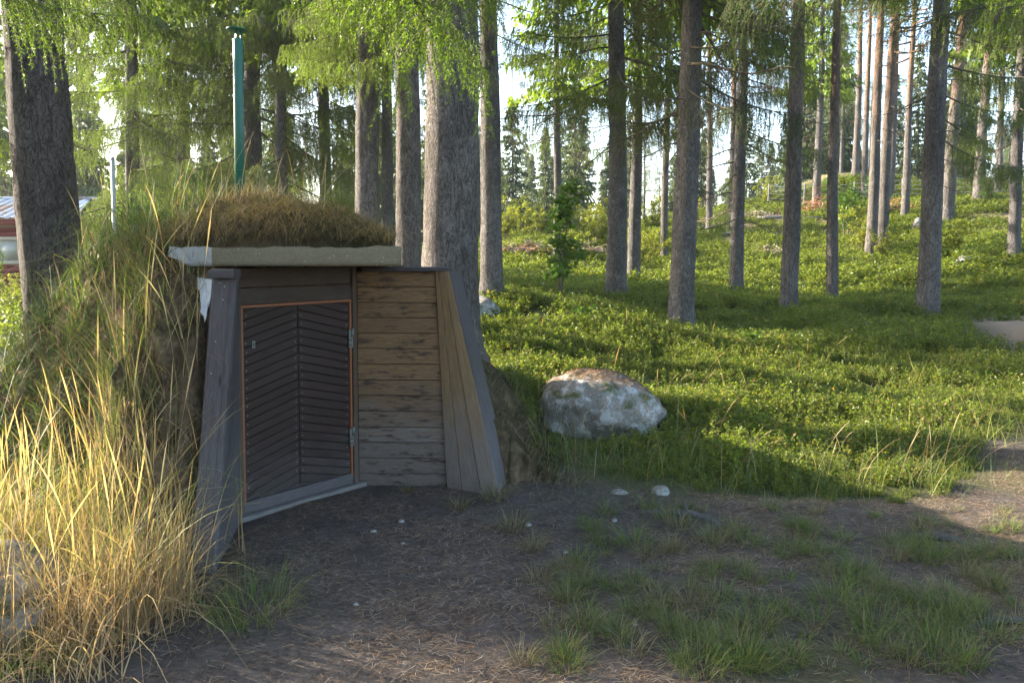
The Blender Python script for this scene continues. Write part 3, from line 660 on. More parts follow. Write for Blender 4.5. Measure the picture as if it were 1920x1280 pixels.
# roots lying on the ground
def root(name, pts, r, label):
    mb = MB(); q = []
    for a, b, up in pts:
        Y = EYE * F / (b - 471); x = P(a, b, Y)[0]; q.append((x, Y, float(gz(x, Y)) + up))
    q = np.array(q); t = np.linspace(0, 1, len(q)); tt = np.linspace(0, 1, 26)
    C = np.stack([np.interp(tt, t, q[:, k]) for k in range(3)], 1); C[1:-1] = (C[:-2] + 2 * C[1:-1] + C[2:]) / 4
    C[:, 2] += .006 * fbm(tt * 9, tt * 0, s=len(pts)); rr = r * (.45 + .55 * np.sin(np.pi * np.clip(tt * .9 + .08, 0, 1))) * (1 + .18 * fbm(tt * 14, tt * 0, s=3))
    mb.tube(C, rr, 10); o = obj(name, mb.build(name, M['root_wood'], True)); tag(o, label, 'root'); return o
root('tree_root', [(1185, 966, -.02), (1240, 975, .004), (1290, 978, .012), (1330, 988, .006), (1365, 998, -.015)], .024, 'grey weathered root lying along the edge of the bushes')
root('tree_root', [(1280, 962, .045), (1288, 976, .035), (1294, 990, .01), (1298, 1000, -.02)], .013, 'short root stub standing across the grey weathered root')
root('tree_root', [(1700, 1010, -.01), (1745, 1016, .02), (1790, 1024, .02), (1830, 1034, -.01)], .024, 'dark thin root half buried in needles by a white lichen tuft')
root('tree_root', [(1800, 1196, -.01), (1850, 1186, .012), (1900, 1186, .016), (1960, 1196, 0)], .018, 'pale smooth root surfacing in the grassy ground')

# ------------------------------------------------------------------ trees
def trunk_mesh(name, r_ref, H, mat, seed, lean=(0, 0), seg=28, rows=90, top=None, knots=True, zref=2.):
    top = top or H * .95
    z = np.concatenate([np.linspace(-.4, 1.2, rows // 4, endpoint=False), np.linspace(1.2, min(top, 12), rows // 2, endpoint=False), np.linspace(min(top, 12), top, rows // 4)]) if top > 12 else np.linspace(-.4, top, rows)
    tp = lambda q: np.clip(1 - q / H, .02, 1.1) ** .85
    rr = r_ref * tp(z) / tp(zref) * (1 + .45 * np.exp(-np.clip(z + .05, 0, 9) / .22))
    th = np.linspace(0, 2 * np.pi, seg, endpoint=False)
    Z, T = np.meshgrid(z, th, indexing='ij')
    cx, cy = np.cos(T), np.sin(T)
    rad = rr[:, None] * (1 + .05 * fbm(cx * 1.2 + seed, cy * 1.2, Z * .5, s=seed) + .035 * fbm(cx * 5, cy * 5, Z * 4, s=seed + 3) + .10 * np.exp(-np.clip(Z, 0, 9) / .25) * vnoise(cx * 2.2, cy * 2.2, Z * 0, s=seed + 5))
    rg = np.random.default_rng(seed)
    if knots:
        for k in range(16):
            a, zz_ = rg.uniform(0, 6.28), rg.uniform(.6, min(7, top)); d2 = ((np.cos(T - a) - 1) * 2 * r_ref ** 2 * -1 + (Z - zz_) ** 2)
            rad = rad + .014 * np.exp(-d2 / .0035)
    wob = .03 * np.sin(z * .5 + seed) * np.clip(z / 3, 0, 1)
    V = np.stack([rad * cx + (lean[0] * z + wob)[:, None], rad * cy + (lean[1] * z)[:, None], Z], -1)
    n, m = Z.shape; i = (np.arange(n - 1)[:, None] * m).repeat(m, 1); j = np.arange(m)[None].repeat(n - 1, 0)
    Q = np.stack([i + j, i + (j + 1) % m, i + m + (j + 1) % m, i + m + j], -1).reshape(-1, 4)
    return mesh(name, V, Q, mat, None, True)

def needle_tris(P0, P1, n, ln, wd, rg, spread=.85, flat=0.):
    """needles along segment(s) P0->P1: arrays (k,3); n each"""
    k = len(P0); s = rg.random((k, n))[..., None]; ax = (P1 - P0); L = np.linalg.norm(ax, axis=1)[:, None, None] + 1e-9; axn = ax[:, None] / L
    p = P0[:, None] + ax[:, None] * s
    rv = rg.normal(size=(k, n, 3)); rv -= axn * (rv * axn).sum(-1, keepdims=True); rv /= np.linalg.norm(rv, axis=-1, keepdims=True) + 1e-9
    d = axn * .55 + rv * spread; d /= np.linalg.norm(d, axis=-1, keepdims=True)
    sd_ = np.cross(d, rg.normal(size=(k, n, 3))); sd_ /= np.linalg.norm(sd_, axis=-1, keepdims=True) + 1e-9
    l = ln * rg.uniform(.7, 1.2, (k, n, 1))
    V = np.stack([p - sd_ * wd * .5, p + sd_ * wd * .5, p + d * l], 2).reshape(-1, 3)
    return V, np.arange(len(V)).reshape(-1, 3)
def spruce_branch(name, seed, mat, twigs=17, subs=5, nn=16, ln=.019, wd=.0058, bare=0., hang=.30, sag=.28):
    """a drooping spruce bough, 1 m long along +x with hanging twigs; scaled when used"""
    rg = np.random.default_rng(seed); mb = MB()
    t = np.linspace(0, 1, 9); ph = rg.uniform(0, 6)
    ax = np.stack([t, .04 * np.sin(t * 4 + ph), -sag * t + .62 * sag * t ** 2.4], 1)
    mb.tube(ax, np.linspace(.011, .0022, 9), 5, 0)
    S0, S1 = [], []
    def at(tt): return np.array([np.interp(tt, t, ax[:, k]) for k in range(3)])
    for sd_ in (-1, 1):
        for k in range(twigs):
            tt = .12 + .88 * (k + rg.uniform(.1, .9)) / twigs
            if rg.random() < .12: continue
            p = at(tt); L = (.30 * (1 - .55 * tt) + .05) * rg.uniform(.6, 1.25)
            d = np.array([.55, sd_ * .85, rg.uniform(-.3, .0)]); d /= np.linalg.norm(d)
            q = np.linspace(0, 1, 5); tw = p + d * (L * q)[:, None] + np.array([0, 0, -1]) * (L * .55 * q ** 2)[:, None]
            mb.tube(tw, np.linspace(.0035, .0012, 5), 3, 0, None, False)
            dead = rg.random() < bare
            if not dead: S0.append(tw[:-1]); S1.append(tw[1:])
            for j in range(subs):
                s = (j + rg.random()) / subs; b = np.array([np.interp(s, q, tw[:, c]) for c in range(3)])
                dl = hang * rg.uniform(.35, 1.15) * (1 - .35 * tt); dd = np.array([rg.uniform(-.1, .35), sd_ * rg.uniform(-.2, .35), -1]); dd /= np.linalg.norm(dd)
                dd2 = dd + rg.normal(size=3) * .15
                hw = np.stack([b, b + dd * dl * .5, b + dd * dl * .5 + dd2 * dl * .5])
                mb.tube(hw, [.0016, .0012, .0008], 3, 0, None, False)
                if not dead: S0.append(hw[:-1]); S1.append(hw[1:])
    S0.append(ax[4:-1]); S1.append(ax[5:])
    if bare < 1:
        V, T = needle_tris(np.vstack(S0), np.vstack(S1), nn, ln, wd, rg); mb.add(V, T, None, 1)
    return mb.build(name, [M['twig'], mat])
def dead_branch(name, seed):
    rg = np.random.default_rng(seed); mb = MB(); t = np.linspace(0, 1, 8)
    ax = np.stack([t, .05 * np.sin(t * 5 + seed), -.22 * t + .1 * t ** 2 + .02 * np.sin(t * 9)], 1); mb.tube(ax, np.linspace(.011, .002, 8), 5, 0)
    for k in range(14):
        tt = rg.uniform(.2, 1); p = np.array([np.interp(tt, t, ax[:, c]) for c in range(3)]); L = rg.uniform(.12, .32) * (1.1 - .5 * tt)
        d = np.array([.5, rg.choice([-1, 1]) * rg.uniform(.3, 1), rg.uniform(-.9, .2)]); d /= np.linalg.norm(d)
        q = p + d * (L * np.linspace(0, 1, 4))[:, None] + np.array([0, 0, -.3]) * (L * np.linspace(0, 1, 4) ** 2)[:, None]; mb.tube(q, np.linspace(.004, .0012, 4), 3, 0, None, False)
        for j in range(3):
            b = q[rg.integers(1, 4)]; e = b + (d * .3 + rg.normal(size=3) * .5 + np.array([0, 0, -.5])) * L * .35; mb.tube([b, e], [.0015, .0008], 3, 0, None, False)
    return mb.build(name, [M['twig']])
BR = {'green': [spruce_branch('bough_a', 1, M['needles']), spruce_branch('bough_b', 2, M['needles'], hang=.38), spruce_branch('bough_c', 3, M['needles'], twigs=14, hang=.24, sag=.4), spruce_branch('bough_d', 6, M['needles'], twigs=16, hang=.42, bare=.15)],
      'dark': [spruce_branch('bough_e', 4, M['needles_dark'], bare=.25), spruce_branch('bough_f', 5, M['needles_dark'], twigs=13, subs=4, bare=.35, hang=.36), spruce_branch('bough_g', 7, M['needles'], twigs=14, subs=4, bare=.2)],
      'near': [spruce_branch('bough_h', 8, M['needles_near'], twigs=15, subs=4, nn=34, ln=.016, wd=.0036, hang=.34, sag=.5), spruce_branch('bough_i', 9, M['needles_near'], twigs=12, subs=4, nn=36, ln=.016, wd=.0036, hang=.30, sag=.3)],
      'dead': [dead_branch('dead_a', 11), dead_branch('dead_b', 12), dead_branch('dead_c', 13)]}
def spruce_crown(name, seed, H, z0, rmax, mat, step=.42, big=1., pt=34):
    rg = np.random.default_rng(seed); mb = MB(); z = z0
    Vs = []
    while z < H - .15:
        f = (H - z) / (H - z0); L = rmax * (f ** .75) * rg.uniform(.8, 1.1) + .12
        for k in range(rg.integers(5, 8)):
            a = rg.uniform(0, 6.283); l = L * rg.uniform(.65, 1.1); n = max(6, int(pt * l / rmax + 5)); s = rg.random(n) ** .65
            u = np.array([math.cos(a), math.sin(a), 0]); v = np.array([-u[1], u[0], 0])
            p = u * (l * s)[:, None] + v * (rg.normal(size=n) * .16 * l * (1.1 - s * .6))[:, None]; p[:, 2] = z - .32 * l * s + .16 * l * s ** 2 + rg.normal(size=n) * .05
            sz = (.20 + .16 * rg.random(n)) * big * (.6 + .4 * f)
            d = u * .45 + rg.normal(size=(n, 3)) * .35; d[:, 2] -= .75; d /= np.linalg.norm(d, axis=1)[:, None]
            w_ = np.cross(d, rg.normal(size=(n, 3))); w_ /= np.linalg.norm(w_, axis=1)[:, None] + 1e-9
            Vs.append(np.stack([p - w_ * (sz * .22)[:, None], p + w_ * (sz * .22)[:, None], p + d * (sz * 1.25)[:, None]], 1).reshape(-1, 3))
        z += step * rg.uniform(.7, 1.2) * (.5 + .5 * f)
    V = np.vstack(Vs); mb.add(V, np.arange(len(V)).reshape(-1, 3)); return mb.build(name, [mat])
def pine_crown(name, seed, H, z0, rmax, mat, nb=34, low=0):
    rg = np.random.default_rng(seed); mb = MB(); Vs = []
    for k in range(nb):
        f = (k + rg.random()) / nb; z = z0 + (H - z0) * f; a = rg.uniform(0, 6.283); L = rmax * (1 - .55 * f) * rg.uniform(.45, 1.1)
        t = np.linspace(0, 1, 6); rise = rg.uniform(-.1, .5)
        ax = np.stack([math.cos(a) * L * t, math.sin(a) * L * t, z + L * (rise * t ** 1.5 - .12 * np.sin(t * 3))], 1) + rg.normal(size=(6, 3)) * .05 * t[:, None]
        mb.tube(ax, np.linspace(.045, .01, 6) * (1.2 - f), 4, 0)
        if f < low: continue
        for j in range(9):
            tt = rg.uniform(.4, 1); c = np.array([np.interp(tt, t, ax[:, q]) for q in range(3)]) + rg.normal(size=3) * .22
            n = 26; d = rg.normal(size=(n, 3)); d[:, 2] = np.abs(d[:, 2]) * .7; d /= np.linalg.norm(d, axis=1)[:, None]
            p = c + rg.normal(size=(n, 3)) * .13; w_ = np.cross(d, rg.normal(size=(n, 3))); w_ /= np.linalg.norm(w_, axis=1)[:, None] + 1e-9
            Vs.append(np.stack([p - w_ * .018, p + w_ * .018, p + d * rg.uniform(.12, .22, (n, 1))], 1).reshape(-1, 3))
    V = np.vstack(Vs); mb.add(V, np.arange(len(V)).reshape(-1, 3), None, 1); return mb.build(name, [M['pine_bark'], mat])
SPC = [spruce_crown('spruce_top_a', 1, 20, 6.5, 2.0, M['needles']), spruce_crown('spruce_top_b', 2, 19, 7.0, 1.8, M['needles'])]
PNC = [pine_crown('pine_top_a', 1, 19, 9., 2.2, M['pine_needles']), pine_crown('pine_top_b', 2, 18, 7.5, 2.0, M['pine_needles'], 36, .2), pine_crown('pine_top_c', 3, 17, 10, 2.3, M['pine_needles'])]
BARK = {'spruce': 'spruce_bark', 'pine': 'pine_bark', 'old': 'old_bark', 'dark': 'shaded_bark'}
def boughs(t, n, z0, z1, L, kind, seed, r=.12, arc=None, lean=0., tilt=(-.25, .1), dead=0.):
    rg = random.Random(seed)
    for k in range(n):
        z = z0 + (z1 - z0) * (k + rg.random()) / n
        a = rg.uniform(*arc) if arc else rg.uniform(0, 6.283)
        dd = rg.random() < dead
        me = rg.choice(BR['dead' if dead else kind]) if dd else rg.choice(BR[kind])
        s = L * rg.uniform(.65, 1.15)
        o = obj('dead_branch' if dd else 'branch', me, t, (r * .6 * math.cos(a) + lean * z, r * .6 * math.sin(a), z), (rg.uniform(-.15, .15), rg.uniform(*tilt) * -1, a), (s, s, s * rg.uniform(.85, 1.2)))
def tree(x, y, z, r, sp, label, seed, lean=0., H=19, group=None, name=None, fine=True):
    t = thing(name or ('pine_tree' if sp == 'pine' else 'spruce_tree'), label, 'tree', (x, y, z), group)
    obj('trunk', trunk_mesh('trunk', r, H, M[BARK[sp]], seed, (lean, 0), 30 if fine else 14, 110 if fine else 30), t)
    cr = PNC[seed % 3] if sp == 'pine' else SPC[seed % 2]
    obj('crown', cr, t, (lean * 8, 0, 0), (0, 0, seed * 1.7))
    return t
for k, (px, py, wpx, Y, dx, sp, zl, nb, bl, label) in enumerate(TREES):
    nb = int(nb * .62)
    if k == 2: label = 'slim bluish grey pine standing in open berry bushes with no low branches'
    x = P(px, py, Y)[0]; z = float(gz(x, Y)) - .03
    lean = (dx / F * Y) / max(1, (py / F * Y)); r = wpx * Y / F / 2
    t = tree(x, Y, z, r, sp, label, 100 + k, lean, 19 if sp == 'spruce' else 18)
    vis = EYE + .36 * Y - z
    if nb:
        boughs(t, nb, zl, max(vis + .6, zl + 1.6), bl, 'dark' if k % 2 == 0 else 'green', 300 + k, r, None, lean, (-.3, .1), .35 if k == 5 else .15)
        boughs(t, 9, 1.6 if k in (5,) else 2.6, vis, bl * .7, 'dead', 340 + k, r, None, lean, dead=1.)
    elif sp == 'pine':
        boughs(t, 8, max(2.5, vis * .35), vis, 1.1, 'dead', 340 + k, r, None, lean, dead=1.)
# spruces round the cellar; their feet are hidden by the mound or the grass
NEAR = [ # px, Y, width px, lean px per 500, species, (low z, n boughs, length, kind), label
 (108, 6.5, 100, -18, 'dark', None, 'very thick dark spruce trunk rising out of the tall grass beside the red house'),
 (688, 10.9, 45, 4, 'spruce', (4.6, 20, 1.3, 'green'), 'smooth brown spruce trunk rising behind the turf roof'),
 (726, 19.0, 22, 0, 'spruce', (4.6, 14, 1.5, 'green'), 'thin spruce seen in the gap between two brown trunks'),
 (765, 10.0, 46, -3, 'old', (3.9, 16, 1.2, 'green'), 'spruce trunk with rough sunlit edge, touching the thickest trunk'),
 (840, 7.7, 102, 8, 'old', None, 'thickest spruce trunk with grey plated bark behind the right wing wall'),
 (478, 19.5, 36, 3, 'spruce', (1.4, 36, 2.6, 'green'), 'bushy spruce with hanging green boughs behind the vent pipe'),
 (532, 18.0, 22, 0, 'spruce', (2.6, 20, 2.0, 'green'), 'slim spruce beside the vent pipe with sunlit hanging twigs'),
 (252, 18.5, 26, 2, 'spruce', (1.6, 28, 2.4, 'green'), 'bushy low branched spruce next to the pale pole'),
 (345, 23., 26, 2, 'spruce', (1.4, 38, 2.8, 'green'), 'dense spruce with boughs nearly to the ground behind the mound'),
 (610, 24., 24, 0, 'spruce', (2.2, 28, 2.5, 'green'), 'spruce with drooping boughs beyond the smooth brown trunk'),
 (-25, 32.0, 20, 0, 'spruce', (3.2, 26, 3.0, 'dark'), 'spruce with sparse dark boughs stretching over the red house roof'),
]
for k, (px, Y, wpx, dx, sp, b, label) in enumerate(NEAR):
    x = P(px, 471, Y)[0]; z = float(top_z(np.array(x), np.array(Y))) - .08; lean = dx / F * Y / (500 / F * Y); r = wpx * Y / F / 2
    t = tree(x, Y, z, r, sp, label, 500 + k, lean, 22 if sp in ('old', 'dark') else 19, None, 'spruce_tree')
    if b:
        vis = EYE + .36 * Y - z + .6; boughs(t, b[1], b[0], max(vis, b[0] + 1.4), b[2], b[3], 600 + k, r, None, lean, (-.3, .15), .05)
    boughs(t, 5, 2.2, 5, .6, 'dead', 640 + k, r, (.4, 2.7), lean, dead=1.)
    if k in (0, 4): NEARO = t
# sprays hanging into the top of the picture, growing on trees whose trunks stand beside the view
def side_tree(x, y, r, label, seed, sprays, low=None):
    z = float(top_z(np.array(x), np.array(y))) - .05
    t = tree(x, y, z, r, 'spruce', label, seed, 0, 18)
    for j, (px, py, Y, L, kind) in enumerate(sprays):
        tip = Vector(P(px, py, Y)) - Vector((x, y, z)); hd = Vector((tip.x, tip.y, 0)); a = math.atan2(tip.y, tip.x); l = hd.length
        s = L; stem = Vector((hd.x, hd.y, 0)).normalized()
        start = Vector((tip.x, tip.y, tip.z)) - stem * s * .9 + Vector((0, 0, .12 * s))
        mb = MB(); q0 = stem * r * .5 + Vector((0, 0, start.z + .25 * l * .2)); mid = (q0 + start) * .5 + Vector((0, 0, .05))
        mb.tube([tuple(q0), tuple(mid), tuple(start)], [.03, .022, .014], 6)
        bo = obj('limb', mb.build('limb', M['twig'], True), t)
        o = obj('branch', BR[kind][j % len(BR[kind])], t, start, (0, 0, a), (s, s, s))
    return t
side_tree(-3.6, 3.1, .16, 'spruce sending a bright fresh bough over the tall dry grass', 701, [(235, 0, 3.9, 1.0, 'near'), (300, -40, 4.3, .9, 'near'), (170, -60, 3.6, .8, 'near')])
side_tree(-.9, -2.2, .17, 'spruce whose bright hanging sprays cover the thickest trunk', 702, [(800, 20, 3.3, 1.1, 'near'), (690, -40, 3.6, 1.1, 'near'), (855, -70, 3.4, .9, 'near'), (750, -60, 3.7, 1.0, 'near')])
side_tree(4.9, 4.2, .15, 'spruce sending a bright fresh spray over the brown path', 703, [(1875, 0, 4.6, .8, 'near'), (1900, -30, 5.2, 1.0, 'near')])
side_tree(6.3, 7.6, .16, 'spruce beside the path with dark hanging sprays', 704, [(1780, 30, 8.2, 1.4, 'dark'), (1700, 40, 8.6, 1.5, 'dark'), (1640, -10, 8.2, 1.4, 'dark'), (1390, 0, 8.0, 1.5, 'dark')])
# unseen young spruce, added outside the frame to shade the mound
t = tree(-5.0, 5.75, float(top_z(np.array(-5.0), np.array(5.75))), .09, 'spruce', 'unseen young spruce added beside the yard to shade the cellar mound', 850, 0, 12, fine=False)
boughs(t, 46, 1.5, 5.2, 1.0, 'green', 851, .09)
# wood beyond the clearing
FARS = [spruce_crown('far_spruce_a', 21, 16, .6, 2.3, M['far_needles'], .5, 1.7, 24), spruce_crown('far_spruce_b', 22, 13, .4, 1.9, M['far_needles'], .45, 1.6, 22), spruce_crown('far_spruce_c', 23, 18, 1.5, 2.2, M['far_needles'], .55, 1.8, 24)]
FARP = [pine_crown('far_pine_a', 24, 15, 4., 2.2, M['far_needles'], 44)]
FTR = {k: trunk_mesh('far_trunk', .14, 17, M['spruce_bark'], 900, (0, 0), 8, 14, None, False) for k in (0,)}
rf = random.Random(3)
for k in range(190):
    Y = rf.uniform(58, 110); x = rf.uniform(-.76, .76) * Y
    if k < 26: Y = rf.uniform(42, 60); x = rf.uniform(-.72, -.05) * Y
    if 26 <= k < 36: Y = rf.uniform(50, 62); x = rf.uniform(.3, .76) * Y
    s = rf.uniform(.65, 1.05); z = float(gz(x, Y)) - .1
    pine = k % 5 == 0; px_f = CX + F * x / Y
    t = thing('far_pine_tree' if pine else 'far_spruce_tree', '%s %s in the hazy wood beyond the %s' % (('low' if s < .78 else 'middling' if s < .93 else 'tall'), 'open crowned pine' if pine else 'spruce', 'red house' if px_f < 230 else 'turf roof' if px_f < 900 else 'sunny clearing' if px_f < 1400 else 'wire fence'), 'tree', (x, Y, z), 'trees of the far wood')
    t.scale = (s, s, s); t.rotation_euler[2] = rf.uniform(0, 6)
    obj('trunk', FTR[0], t); obj('crown', FARP[0] if pine else FARS[k % 3], t)

# ------------------------------------------------------------------ leafy saplings and bushes
def leaf_cards(P0, rg, ln, wd, up=.3, fold=.25):
    n = len(P0); d = rg.normal(size=(n, 3)); d[:, 2] = d[:, 2] * .5 + up * 0 ; d /= np.linalg.norm(d, axis=1)[:, None]
    s = np.cross(d, np.array([0, 0, 1.]) + rg.normal(size=(n, 3)) * .5); s /= np.linalg.norm(s, axis=1)[:, None] + 1e-9; nn = np.cross(s, d)
    l = ln * rg.uniform(.65, 1.25, (n, 1)); w_ = wd * rg.uniform(.7, 1.2, (n, 1))
    V = np.stack([P0, P0 + d * l * .5 + s * w_ * .5 + nn * w_ * fold, P0 + d * l, P0 + d * l * .5 - s * w_ * .5 + nn * w_ * fold], 1).reshape(-1, 3)
    q = np.arange(n)[:, None] * 4; T = np.concatenate([q + [0, 1, 2], q + [0, 2, 3]], 0)
    return V, T
def bush_mesh(name, seed, h, rad, stems, nl, ln, wd, mat):
    rg = np.random.default_rng(seed); mb = MB(); pts = []
    for k in range(stems):
        a = rg.uniform(0, 6.28); R_ = rad * rg.random() ** .5; hh_ = h * rg.uniform(.55, 1.05)
        t = np.linspace(0, 1, 7); ax = np.stack([math.cos(a) * R_ * (.15 + t ** 1.3 * .85), math.sin(a) * R_ * (.15 + t ** 1.3 * .85), hh_ * t], 1) + rg.normal(size=(7, 3)) * .02 * h * t[:, None]
        mb.tube(ax, np.linspace(.012, .003, 7) * h ** .5, 5, 0)
        for j in range(7):
            tt = rg.uniform(.2, 1); b = np.array([np.interp(tt, t, ax[:, c]) for c in range(3)]); e = b + np.append(rg.normal(size=2) * .22, rg.uniform(0, .25)) * h * .5 * (1.1 - tt * .6)
            mb.tube([b, e], [.004, .0015], 3, 0, None, False)
            m = nl // (stems * 7) + 1; pts.append(b + (e - b) * rg.uniform(.15, 1.05, (m, 1)) + rg.normal(size=(m, 3)) * .025 * h)
    V, T = leaf_cards(np.vstack(pts), rg, ln, wd); lb_ = MB(); lb_.add(V, T); return mb.build(name + '_stems', [M['twig']]), lb_.build(name + '_leaves', [mat])
def leafy(me, t):
    obj('stems', me[0], t); obj('leaves', me[1], t)
xs_ = P(1048, 560, 15.2)[0]
s = obj('leafy_sapling', None, None, (xs_, 15.2, float(gz(xs_, 15.2)))); tag(s, 'leafy green broadleaf sapling with several thin stems before a slender spruce', 'sapling')
me = bush_mesh('sapling', 31, 2.35, .42, 5, 850, .15, .105, M['birch_leaf']); leafy(me, s)
BM = [bush_mesh('bush_a', 41, 1.6, .8, 9, 1500, .10, .055, M['yellow_leaf']), bush_mesh('bush_b', 42, 1.3, .9, 9, 1300, .10, .05, M['yellow_leaf']), bush_mesh('bush_c', 43, 2.6, .9, 9, 1900, .11, .06, M['birch_leaf'])]
rb = random.Random(5)
BUSH = [(945, 452, 33, 0, 1.), (985, 450, 35, 1, 1.1), (1010, 448, 36, 0, 1.1), (1090, 445, 36, 1, 1.2), (1120, 448, 33, 0, 1.2), (1215, 452, 30, 1, 1.2), (1195, 470, 28, 0, 1.), (1225, 440, 38, 1, 1.3), (1300, 430, 38, 0, 1.1), (1590, 440, 32, 2, 1.25), (1612, 462, 29, 0, 1.2), (1575, 420, 37, 2, 1.), (1440, 410, 44, 0, 1.1), (1660, 500, 25.5, 0, .8), (1785, 460, 25, 0, .8), (1850, 400, 34, 2, .7), (960, 446, 39, 0, 1.4), (1140, 440, 39, 1, 1.3), (30, 600, 20, 0, .62), (5, 600, 19, 1, .7), (1070, 470, 30, 1, .9)]
for k, (px, py, Y, m, sc_) in enumerate(BUSH):
    x = P(px, py, Y)[0]; z = float(gz(x, Y)) - .03
    if m == 2: lb, gp = 'tall green young birch bush in the sunny clearing', 'green birch bushes'
    elif px < 100: lb, gp = 'yellow green bush below the red house wall', 'bushes below the red house'
    else: lb, gp = 'yellow green leafy bush ' + {945: 'beside the lichen spotted spruce', 985: 'behind the low reddish brushwood', 1010: 'between reddish brushwood and slender spruce', 1090: 'behind the pale brushwood', 1120: 'touching the flaking barked spruce', 1215: 'behind the dark thin spruce', 1195: 'at the foot of the dark thin spruce', 1225: 'beyond the thin sunlit pine', 1300: 'beside the thin pine at the brushwood edge', 1612: 'at the foot of the tall birch bushes', 1440: 'behind the grey heap of cut branches', 1660: 'before the close pair of pines', 1785: 'below the leaning sunlit pine', 960: 'farthest behind the lichen spotted spruce', 1140: 'farthest behind the flaking barked spruce', 1070: 'behind the leafy sapling'}[px], 'yellow green bushes'
    o = thing('leafy_bush', lb, 'bush', (x, Y, z), gp, rb.uniform(0, 6)); o.scale = (sc_,) * 3
    leafy(BM[m], o)
# broad leaved seedlings in the berry bushes
SEED = bush_mesh('seedling', 51, .34, .16, 4, 70, .085, .05, M['birch_leaf'])
for px, py, Y, sc_, lb in ((1098, 612, 11.3, 1.2, 'bright green seedling on the crest behind the boulder'), (1488, 628, 11.5, .9, 'single bright seedling below the slim bluish pine'), (1640, 762, 7.9, .7, 'yellowing seedling in the middle of the berry bushes'), (1410, 645, 11, 1., 'pale seedling beside the stout spruce foot'), (1515, 850, 6.3, .6, 'low green seedling at the lower edge of the berry bushes')):
    x = P(px, py, Y)[0]; o = thing('seedling', lb, 'seedling', (x, Y, float(gz(x, Y)))); o.scale = (sc_,) * 3; leafy(SEED, o)

# ------------------------------------------------------------------ houses, pole, fence, brush
def lathe_none(): pass
hx, hy = P(0, 540, 27)[0], 27.0
hz = float(gz(hx, hy))
ho = thing('red_house', 'low red timber house with pale metal roof and cream window', 'house', (hx, hy, hz))
xr = P(158, 400, 27)[0] - hx; xl = -6.; zb = -.3; ze = P(0, 425, 27)[2] - hz; dp = 4.2
mb = MB(); mb.box((xl, .35, zb), (xr - .35, dp, ze)); obj('wall', mb.build('wall', M['dark']), ho)
nb_ = 15
for k in range(nb_):
    a = zb + (ze - zb) * k / nb_; b = zb + (ze - zb) * (k + 1) / nb_ - .012
    mb = MB(); mb.box((xl, .31, a), (xr - .36, .345, b)); obj('wall_board', mb.build('wall_board', M['red_wood']), ho)
zr = P(0, 374, 27 + 2.2)[2] - hz; zee = P(0, 410, 27)[2] - hz
def slope(mb, x0, x1, ya, za, yb, zb_, n, dep=.03):
    xs = np.linspace(x0, x1, n * 4 + 1); prof = np.tile([0, 0, 1, 1], n); prof = np.append(prof, 0) * dep
    A = np.stack([xs, 0 * xs + ya, za + prof], 1); B = np.stack([xs, 0 * xs + yb, zb_ + prof], 1); m = len(xs); i = np.arange(m - 1)
    mb.add(np.vstack([A, B]), None, np.stack([i, i + 1, i + m + 1, i + m], 1))
mb = MB(); slope(mb, xl, xr, -.05, zee, 2.25, zr, 26, .05); slope(mb, xl, xr, 4.6, zee, 2.25, zr, 26, .05); rf_ = obj('roof', mb.build('roof', M['roof']), ho)
mb = MB(); mb.box((xl, .0, zee - .26), (xr - .02, .04, zee - .02)); obj('fascia_board', mb.build('fascia_board', M['red_wood']), ho)
mb = MB(); mb.tube([(xl, 2.25, zr + .04), (xr, 2.25, zr + .04)], .07, 8); obj('ridge_cap', mb.build('ridge_cap', M['roof'], True), rf_)
zw1, zw0 = P(0, 444, 27.3)[2] - hz, P(0, 496, 27.3)[2] - hz; xw0, xw1 = P(-110, 470, 27.3)[0] - hx, P(42, 470, 27.3)[0] - hx
wi = obj('window', None, ho)
def fbox(n, lo, hi, m, p):
    mb = MB(); mb.box(lo, hi); return obj(n, mb.build(n, m), p)
fbox('frame', (xw0, .27, zw1 - .14), (xw1, .309, zw1), M['window_frame'], wi); fbox('frame', (xw0, .27, zw0), (xw1, .309, zw0 + .14), M['window_frame'], wi)
for q in (0, .333, .667, 1): 
    xc = xw0 + (xw1 - xw0 - .09) * q; fbox('mullion', (xc, .275, zw0 + .142), (xc + .09, .308, zw1 - .142), M['window_frame'], wi)
for q in range(3):
    xc = xw0 + (xw1 - xw0 - .09) * q / 3; fbox('pane', (xc + .092, .295, zw0 + .142), (xc + (xw1 - xw0 - .09) / 3 - .002, .3, zw1 - .142), M['glass'], wi)
